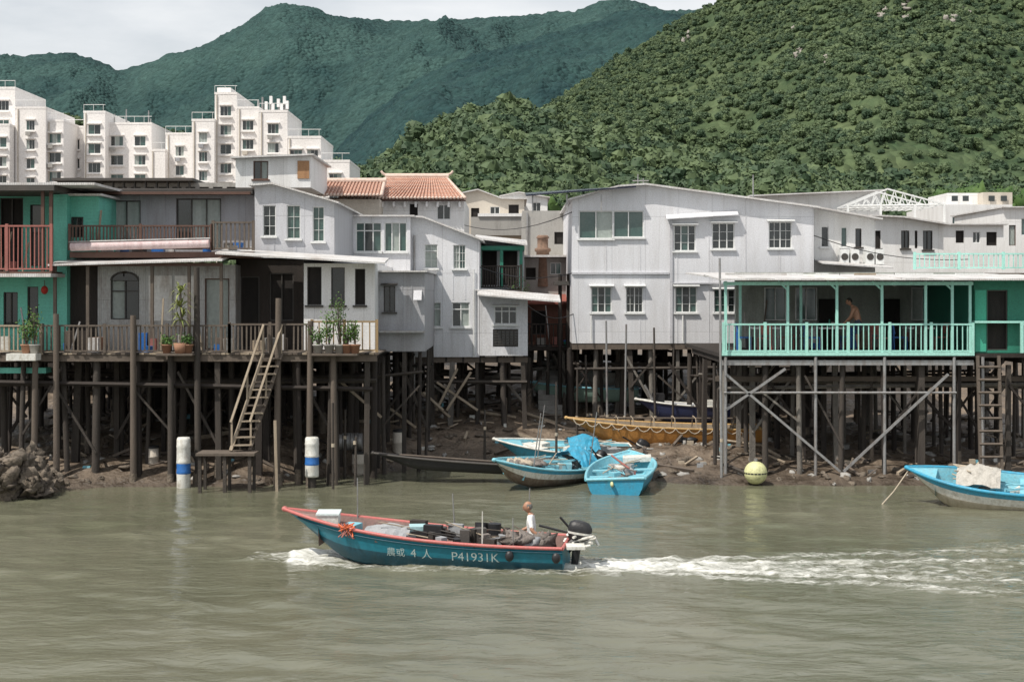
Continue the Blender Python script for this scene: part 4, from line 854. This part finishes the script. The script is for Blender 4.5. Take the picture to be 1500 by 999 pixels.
b=Boat('moored_sampan',X(935,55),55,math.radians(176),4.6,1.4,.55,.85,M('pale_green_boat',(.3,.45,.38),.5),bluel,bwhite,None,1.4); b.o.done()
b=Boat('moored_sampan',X(960,56.5),57,math.radians(184),4.0,1.4,.55,.85,bwhite,bwhite,bluel,None,1.85); b.o.done()
b=Boat('white_sampan',X(1572,37.2),36.9,math.radians(160),4.3,2.0,.68,.98,bwhite,blue,bluel,M('dirty_hull',(.42,.38,.30),.7,(.2,.16,.1),.6,2),-.12,.02,-.16,20,.3,.82,(.3,.6),.05,band=blue)
sheet(b,2.45,.75,1.1,1.5,.45,4,M('dirty_tarp',(.42,.40,.36),.8,(.2,.18,.15),.7,4,1))
for i in range(8): b.o.path('ropes',rope,[b.T(R(2,3.2),R(-.7,.7),R(.75,1.1)) for _ in range(3)],.02,5)
b.o.path('ropes',rope,[b.T(4.2,0,.98),b.T(4.6,.4,.4),b.T(4.9,.8,.1)],.02,5)
mess(b,8,.6,3.2,(bluel,bwhite,tarp,net)); b.o.done()
# ------------------------------------------------------------ small things
o=Ob('mooring_buoy'); c=Vector((X(1107,41.6),41.6,.36)); o.ell('float',yellow,c,.34,20,14); o.cyl('eye',metal,c+Vector((0,0,.3)),c+Vector((0,0,.42)),.06,.06,8); o.cyl('band',black,c+Vector((0,0,-.02)),c+Vector((0,0,.02)),.342,.342,20); o.done()
for px,d,z0,h in((269,41.1,-.05,1.5),(457,41.15,.3,1.15)):
    o=Ob('plastic_barrel'); x=X(px,d)
    H=h
    o.lathe('drum_lower',bwhite,(x,d,z0),[(.0,0),(.19,.0),(.2,.05),(.2,H*.3)],16); o.lathe('drum_middle',bluep,(x,d,z0),[(.2,H*.3),(.215,H*.33),(.2,H*.36),(.2,H*.5)],16); o.lathe('drum_upper',bwhite,(x,d,z0),[(.2,H*.5),(.215,H*.53),(.2,H*.56),(.2,H*.8),(.212,H*.83),(.2,H*.86),(.2,H*.96),(.17,H),(0,H)],16)
    o.cyl('stake',post,(x,d,-.6),(x,d,z0+.01),.12,.12,8); o.done()
for px,d,h in((584,46,.8),(525,44.0,.7),(223,43,.6)):
    o=Ob('plastic_barrel'); x=X(px,d); z0=gz(x,d)-.1; o.lathe('drum',random.choice((bwhite,beige)),(x,d,z0),[(0,0),(.18,0),(.2,.1),(.2,h*.5),(.215,h*.52),(.2,h*.55),(.19,h),(.14,h+.03),(.14,h-.05),(0,h-.05)],14); o.cyl('lid',black,(x,d,z0+h*.95),(x,d,z0+h+.04),.2,.2,14); o.done()
o=Ob('rock_pile')
for i in range(120):
    x=X(R(-60,66),39.3); y=39.3+R(-.9,1.1); o.ell('rocks',rockm,(x,y,R(-.1,1.05)*(1-max(0,(x-X(20,39))/1.3))),(R(.12,.34),R(.12,.34),R(.1,.26)),9,7,1.2)
o.done()
o=Ob('shore_debris')
for i in range(1000):
    x=R(-16,17); y=shore(x)+R(.1,11)
    if y>58: continue
    z=gz(x,y)
    k=random.random()
    if k<.65: o.ell('stones',random.choice((rockm,concrete,rockm,rockm)),(x,y,z),(R(.04,.18),R(.04,.18),R(.03,.1)),7,5,.9)
    elif k<.92: a=R(0,3.14); L=R(.3,1.6); o.bar('driftwood',random.choice((wood,woodl,post)),(x,y,z+.04),(x+L*math.cos(a),y+L*math.sin(a)*.6,gz(x+L*math.cos(a),y+L*math.sin(a)*.6)+.06+R(0,.25)),R(.03,.1))
    else: o.box('litter',random.choice((bwhite,bluel,concrete,tarp,rope)),x,x+R(.06,.22),y,y+.12,z-.02,z+R(.05,.15))
for a in((500,560,560,610,44),(610,570,660,610,50),(620,575,650,600,49.5),(670,540,640,600,49.7),(560,590,610,625,47),(690,545,655,600,49.6),(640,560,700,600,49.8)): o.bar('driftwood',woodl,(X(a[0],a[4]),a[4],Z(a[1],a[4])),(X(a[2],a[4]),a[4]-.3,Z(a[3],a[4])),.08)
o.done()
for px,y0,y1,d in((488,590,720,40.8),(505,600,655,43),(915,475,610,50),(890,470,600,50.5),(960,480,600,50),(1057,378,640,42.2),(710,600,680,46),(985,510,600,50),(860,520,590,51),(780,480,560,55),(845,540,625,50),(520,640,700,41.5),(815,560,680,44)):
    o=Ob('mooring_pole'); x=X(px,d); o.cyl('pole',metal if px in(915,1057,890) else post,(x,d,gz(x,d)-.5),(x+R(-.06,.06),d,Z(y0,d)),.045,.035,7); o.cyl('ring',rope,(x,d,1.2),(x,d,1.3),.055,.055,7); o.done()
o=Ob('drain_pipe'); d=44.2; 
for i in range(7): o.cyl('pipe',metal,(X(492,d)+i*.12,d,1.0),(X(492,d)+i*.12+.1,d,1.0),.27,.27,14)
o.cyl('mouth',concrete,(X(492,d)-.05,d,1.0),(X(492,d)+.02,d,1.0),.3,.3,14); o.done()
def bush(name,x,y,z,r,h,n=160,mat=leafn,potm=pot):
    o=Ob(name)
    o.lathe('pot',potm,(x,y,z),[(0,0),(.11,0),(.15,.22),(.17,.22),(.17,.26),(.13,.26),(.12,.2),(0,.2)],12)
    for i in range(9):
        a=R(0,6.28); t=Vector((x+math.cos(a)*r*R(.2,.8),y+math.sin(a)*r*R(.2,.6),z+.2+h*R(.5,1))); o.cyl('stems',wood,(x,y,z+.2),t,.012,.006,5)
        for q in range(n//9):
            p=Vector((x,y,z+.2)).lerp(t,R(.35,1.05))+Vector((R(-.13,.13),R(-.13,.13),R(-.1,.1))); u=Vector((R(-1,1),R(-1,1),R(-.6,1))).normalized(); w=u.orthogonal().normalized()*.022; L=R(.05,.11)
            o.f('leaves',mat,[p,p+u*L*.5+w,p+u*L,p+u*L*.5-w])
    o.done()
for px,h,r in((466,.7,.3),(482,1.0,.35),(497,1.6,.35),(508,.6,.3),(520,.8,.2),(244,.3,.22),(275,.35,.22),(38,.7,.3),(50,1.2,.2)):
    d=41.3 if px<60 or px>460 else 41.35; bush('potted_plant',X(px,d),d+.02,ZD,r,h,230,leafn,random.choice((pot,concrete,bwhite)))
o=Ob('planter_shelf'); o.box('shelf',wood,X(232,41.4),X(285,41.4),41.1,DK-.06,ZD-.06,ZD-.003); o.box('shelf',wood,X(458,41.4),X(525,41.4),41.1,DK-.06,ZD-.06,ZD-.003); o.box('shelf',bwhite,X(15,41.4),X(58,41.4),41.05,DK-.06,ZD-.2,ZD-.003); o.done()
o=Ob('yucca_plant'); x,y=X(264,41.3),41.3
o.lathe('pot',pot,(x,y,ZD),[(0,0),(.15,0),(.2,.3),(.16,.3),(.15,.25),(0,.25)],12); o.path('trunk',wood,[(x,y,ZD+.2),(x+.05,y,ZD+.8),(x,y,ZD+1.75)],.04)
for hh in(1.75,1.35,1.0):
    for i in range(38):
        a=R(0,6.28); e=R(-.5,1.2); L=R(.3,.55); u=Vector((math.cos(a)*math.cos(e),math.sin(a)*math.cos(e),math.sin(e))); s=Vector((-math.sin(a),math.cos(a),0))*.024; p=Vector((x,y,ZD+hh)); m1=p+u*L*.6+Vector((0,0,.03)); e1=p+u*L+Vector((0,0,-.1))
        o.f('leaves',leafy,[p-s*.6,p+s*.6,m1+s,m1-s]); o.f('leaves',leafy,[m1-s,m1+s,e1])
o.done()
for px,d in((762,53),(752,53)): bush('potted_plant',X(px,d),d,Z(452,d),.4,.9,200)
def tree(x,y,zb,h,r):
    o=Ob('broadleaf_tree'); o.cyl('trunk',wood,(x,y,zb),(x,y,zb+h*.6),.25,.14,8)
    for i in range(12):
        a=R(0,6.28); c=Vector((x+math.cos(a)*r*.6*R(.3,1),y+math.sin(a)*r*.6,zb+h*R(.6,1))); o.cyl('limbs',wood,(x,y,zb+h*.5),c,.08,.03,5); k=r*R(.25,.5); o.ell('crown',leaft,c,k*.7,8,6,.6)
        for q in range(200):
            dd=Vector((random.gauss(0,1),random.gauss(0,1),random.gauss(0,1))).normalized(); p=c+dd*k*R(.6,1.15); u=Vector((R(-1,1),R(-1,1),R(-1,1))).normalized(); w=u.orthogonal().normalized(); s=R(.06,.14)
            o.f('crown',leaft,[p,p+u*s+w*s*.5,p+u*s*2,p+u*s-w*s*.5])
    o.done()
for px,d,py,r in((1400,95,262,3),(1440,98,258,3),(1480,95,262,3),(1530,95,262,3),(1370,100,272,2.5),(650,100,285,3),(700,105,280,3),(800,95,282,2.5),(770,100,285,3)): tree(X(px,d),d,2.6,Z(py,d)-2.6-r*.4,r)
o=Ob('overhead_wires')
def wire(a,b,sag=.4):
    a=Vector(a);b=Vector(b); pts=[a.lerp(b,i/10)-Vector((0,0,sag*4*(i/10)*(1-i/10))) for i in range(11)]; o.path('wires',black,pts,.012,4)
wire((X(680,60),60,Z(330,60)),(X(840,52),52,Z(310,52))); wire((X(600,50),50,Z(330,50)),(X(840,52),52,Z(400,52)),.8); wire((X(770,50),50,Z(445,50)),(X(840,52),52,Z(460,52)),.3); wire((X(1192,53),53,Z(345,53)),(X(1420,47),47,Z(380,47)),.3)
o.done()
# ------------------------------------------------------------ people
def figure(name,J,origin,rz,headdir,regions,hairmat,bald):
    names=list(J); idx={k:i for i,k in enumerate(names)}
    E=[('pelvis','spine'),('spine','chest'),('chest','neck'),('neck','headb')]
    for s in 'LR': E+=[('chest','sh'+s),('sh'+s,'el'+s),('el'+s,'wr'+s),('wr'+s,'palm'+s),('pelvis','hip'+s),('hip'+s,'kn'+s),('kn'+s,'an'+s),('an'+s,'toe'+s)]
    rad={'pelvis':.135,'spine':.125,'chest':.145,'neck':.058,'headb':.055,'sh':.068,'el':.043,'wr':.029,'palm':.034,'hip':.095,'kn':.062,'an':.042,'toe':.035}
    V=[Vector(J[k]) for k in names]; ed=[(idx[a],idx[b]) for a,b in E]
    def sk(V,ed,rads,sub):
        me=bpy.data.meshes.new('b'); me.from_pydata(V,ed,[]); ob=bpy.data.objects.new('b',me); scene.collection.objects.link(ob)
        md=ob.modifiers.new('s','SKIN'); 
        for i,r in enumerate(rads): me.skin_vertices[0].data[i].radius=(r,r*(.85 if r>.1 else 1))
        me.skin_vertices[0].data[0].use_root=True
        m2=ob.modifiers.new('u','SUBSURF'); m2.levels=sub; m2.render_levels=sub
        dg=bpy.context.evaluated_depsgraph_get(); dg.update(); r=bpy.data.meshes.new_from_object(ob.evaluated_get(dg)); bpy.data.objects.remove(ob); return r
    o=Ob(name); Rm=Matrix.Translation(origin)@Matrix.Rotation(rz,4,'Z')
    me=sk(V,ed,[rad.get(k,rad.get(k[:-1],.05)) for k in names],2)
    vs=[Rm@v.co for v in me.vertices]
    for p in me.polygons:
        c=sum((me.vertices[i].co for i in p.vertices),Vector())/len(p.vertices); best=None
        for a,b in E:
            A,Bv=Vector(J[a]),Vector(J[b]); t=max(0,min(1,(c-A).dot(Bv-A)/max(1e-6,(Bv-A).length_squared))); dd=(c-(A+(Bv-A)*t)).length-rad.get(a,rad.get(a[:-1],.05))
            if best is None or dd<best[0]: best=(dd,b.rstrip('LR') if b[-1] in 'LR' else b,t)
        o.mesh('body',regions(best[1],best[2]),[vs[i] for i in p.vertices],[tuple(range(len(p.vertices)))],True)
    for s in 'LR':
        W=Vector(J['wr'+s]); Pm=Vector(J['palm'+s]); d=(Pm-W).normalized(); side=d.cross(Vector((0,0,1)));
        side=side.normalized() if side.length>.1 else Vector((0,1,0)); dn=d.cross(side).normalized()*(-1 if d.cross(side).z>0 else 1)
        for q,(off,L) in enumerate(((-.03,.065),(-.01,.075),(.01,.07),(.03,.055))):
            a=Pm+side*off; pts=[a,a+d*(L*.55)+dn*.01,a+d*(L*.85)+dn*.035,a+d*(L*.9)+dn*.06]
            m=sk(pts,[(0,1),(1,2),(2,3)],[.0095,.009,.008,.007],1); o.mesh('fingers',skin,[Rm@v.co for v in m.vertices],[tuple(p.vertices) for p in m.polygons],True)
        a=W+d*.03+side*.028; pts=[a,a+side*.03+d*.03+dn*.01,a+side*.03+d*.06+dn*.02]; m=sk(pts,[(0,1),(1,2)],[.012,.010,.008],1); o.mesh('fingers',skin,[Rm@v.co for v in m.vertices],[tuple(p.vertices) for p in m.polygons],True)
    hb=Vector(J['headb'])+Vector((headdir[0],headdir[1],0)).normalized()*.02; fx=Vector((headdir[0],headdir[1],headdir[2])).normalized(); ux=Vector((0,0,1)); sd=ux.cross(fx).normalized(); ux=fx.cross(sd)
    C=hb+ux*.10
    def H(f,s,u): return Rm@(C+fx*f+sd*s+ux*u)
    nu,nv=20,16; vs=[]
    for j in range(nv+1):
        ph=math.pi*j/nv
        for i in range(nu):
            th=2*math.pi*i/nu; f=math.sin(ph)*math.cos(th); s=math.sin(ph)*math.sin(th); u=math.cos(ph)
            w=1 if u>-.1 else 1-.30*(-u-.1)
            if f<0 and u<-.3: f*=.8
            nose=.022*math.exp(-((s/.16)**2))*math.exp(-(((u+.12)/.2)**2)) if f>.6 else 0
            brow=.006*math.exp(-(((u-.22)/.1)**2)) if f>.5 else 0
            eye=-.008*math.exp(-(((abs(s)-.35)/.15)**2))*math.exp(-(((u-.03)/.1)**2)) if f>.5 else 0
            vs.append(H(f*.098*w+nose+brow+eye,s*.076*w,u*.118))
    for j in range(nv):
        for i in range(nu):
            u=math.cos(math.pi*(j+.5)/nv); th=2*math.pi*(i+.5)/nu; back=math.cos(th)<.35
            ish=(u>.62 and not bald) or (back and u>(-.35 if math.cos(th)<-.3 else .05) and u<(.55 if bald else 2))
            o.mesh('head',hairmat if ish else skin,[vs[j*nu+i],vs[(j+1)*nu+i],vs[(j+1)*nu+(i+1)%nu],vs[j*nu+(i+1)%nu]],[(0,1,2,3)],True)
    for s in(-1,1):
        o.ell('ears',skin,H(-.005,s*.076,-.005),(.02,.02,.032),8,6); o.ell('eyes',dframe,H(.086,s*.03,.008),.009,8,6)
    o.ell('mouth',pink,H(.088,0,-.055),(.018,.018,.006),8,6)
    o.done()
J={'pelvis':(0,0,0),'spine':(.03,0,.2),'chest':(.05,0,.40),'neck':(.06,0,.53),'headb':(.09,0,.58)}
J.update({'shL':(.05,.18,.47),'elL':(-.02,.27,.22),'wrL':(-.22,.25,.10),'palmL':(-.29,.23,.09),'shR':(.05,-.18,.47),'elR':(.14,-.24,.22),'wrR':(.36,-.16,.12),'palmR':(.43,-.14,.11),
 'hipL':(.05,.10,-.01),'knL':(.46,.13,.03),'anL':(.45,.13,-.36),'toeL':(.6,.14,-.38),'hipR':(.05,-.10,-.01),'knR':(.46,-.13,.03),'anR':(.45,-.13,-.36),'toeR':(.6,-.14,-.38)})
def reg1(k,t):
    if k in('spine','chest','sh','neck'): return shirt if not(k=='neck' and t>.75) else skin
    if k=='el': return shirt if t<.75 else skin
    if k in('hip','kn'): return shorts
    return skin
p=mb.T(.72,-.18,.60)
figure('boatman',J,p,hd,(1,.25,-.05),reg1,hair,True)
o=Ob('boat_seat'); q=mb.T(.7,-.18,.30); o.cyl('seat',woodd,q,q+Vector((0,0,.19)),.2,.2,12); o.cyl('cushion',bluep,q+Vector((0,0,.191)),q+Vector((0,0,.23)),.21,.19,12); o.done()
J={'pelvis':(0,0,.90),'spine':(.04,0,1.08),'chest':(.12,0,1.27),'neck':(.20,0,1.40),'headb':(.24,0,1.45)}
J.update({'shL':(.13,.19,1.34),'elL':(.22,.25,1.08),'wrL':(.40,.18,.90),'palmL':(.47,.16,.86),'shR':(.13,-.19,1.34),'elR':(.20,-.28,1.08),'wrR':(.38,-.22,.90),'palmR':(.45,-.20,.86),
 'hipL':(0,.10,.86),'knL':(.03,.12,.47),'anL':(-.02,.13,.08),'toeL':(.13,.15,.03),'hipR':(0,-.10,.86),'knR':(.05,-.12,.47),'anR':(.02,-.13,.08),'toeR':(.17,-.15,.03)})
def reg2(k,t):
    if k in('hip',) or (k=='kn' and t<.8): return shorts
    return skin
figure('standing_man',J,(X(1258,43.5),43.5,ZR),math.pi-.35,(1,.2,-.25),reg2,M('black_hair',(.02,.018,.016),.7),False)
# ------------------------------------------------------------ light, sky, camera
el=math.radians(56); az=math.radians(-50)
Sd=Vector((math.cos(el)*math.sin(az),-math.cos(el)*math.cos(az),math.sin(el)))
su=bpy.data.lights.new('sun','SUN'); su.energy=4.6; su.angle=math.radians(.5); su.color=(1,.94,.85); so=bpy.data.objects.new('sun',su); scene.collection.objects.link(so); so.rotation_euler=Sd.to_track_quat('Z','Y').to_euler()
w=bpy.data.worlds.new('World'); scene.world=w; w.use_nodes=True; n=w.node_tree.nodes; l=w.node_tree.links; bg=n['Background']
sk=n.new('ShaderNodeTexSky'); sk.sky_type='NISHITA'; sk.sun_disc=False; sk.sun_elevation=el; sk.sun_rotation=math.atan2(Sd.x,Sd.y); sk.air_density=1.2; sk.dust_density=2.5
tc=n.new('ShaderNodeTexCoord'); mp=n.new('ShaderNodeMapping'); mp.inputs['Scale'].default_value=(1,1,3.5); l.new(tc.outputs['Generated'],mp.inputs[0])
no=n.new('ShaderNodeTexNoise'); no.inputs['Scale'].default_value=2.6; no.inputs['Detail'].default_value=8; no.inputs['Roughness'].default_value=.55; l.new(mp.outputs[0],no.inputs['Vector'])
rp=n.new('ShaderNodeValToRGB'); rp.color_ramp.elements[0].position=.38; rp.color_ramp.elements[1].position=.62; l.new(no.outputs['Fac'],rp.inputs[0])
mx=n.new('ShaderNodeMix'); mx.data_type='RGBA'; mx.inputs[7].default_value=(9.3,9.5,9.7,1); l.new(sk.outputs[0],mx.inputs[6])
mr=n.new('ShaderNodeMapRange'); mr.inputs[3].default_value=.45; mr.inputs[4].default_value=.97; l.new(rp.outputs[0],mr.inputs[0]); l.new(mr.outputs[0],mx.inputs[0]); l.new(mx.outputs[2],bg.inputs['Color']); bg.inputs['Strength'].default_value=.1
cd=bpy.data.cameras.new('camera'); cd.lens=50; cd.sensor_width=36; cd.shift_y=-(499.5-HY)/1500; cd.clip_end=8000; cd.clip_start=.5
co=bpy.data.objects.new('camera',cd); scene.collection.objects.link(co); co.location=(0,0,CZ); co.rotation_euler=(math.radians(90),0,0); scene.camera=co
scene.view_settings.view_transform='Standard'; scene.view_settings.look='None'; scene.view_settings.exposure=0
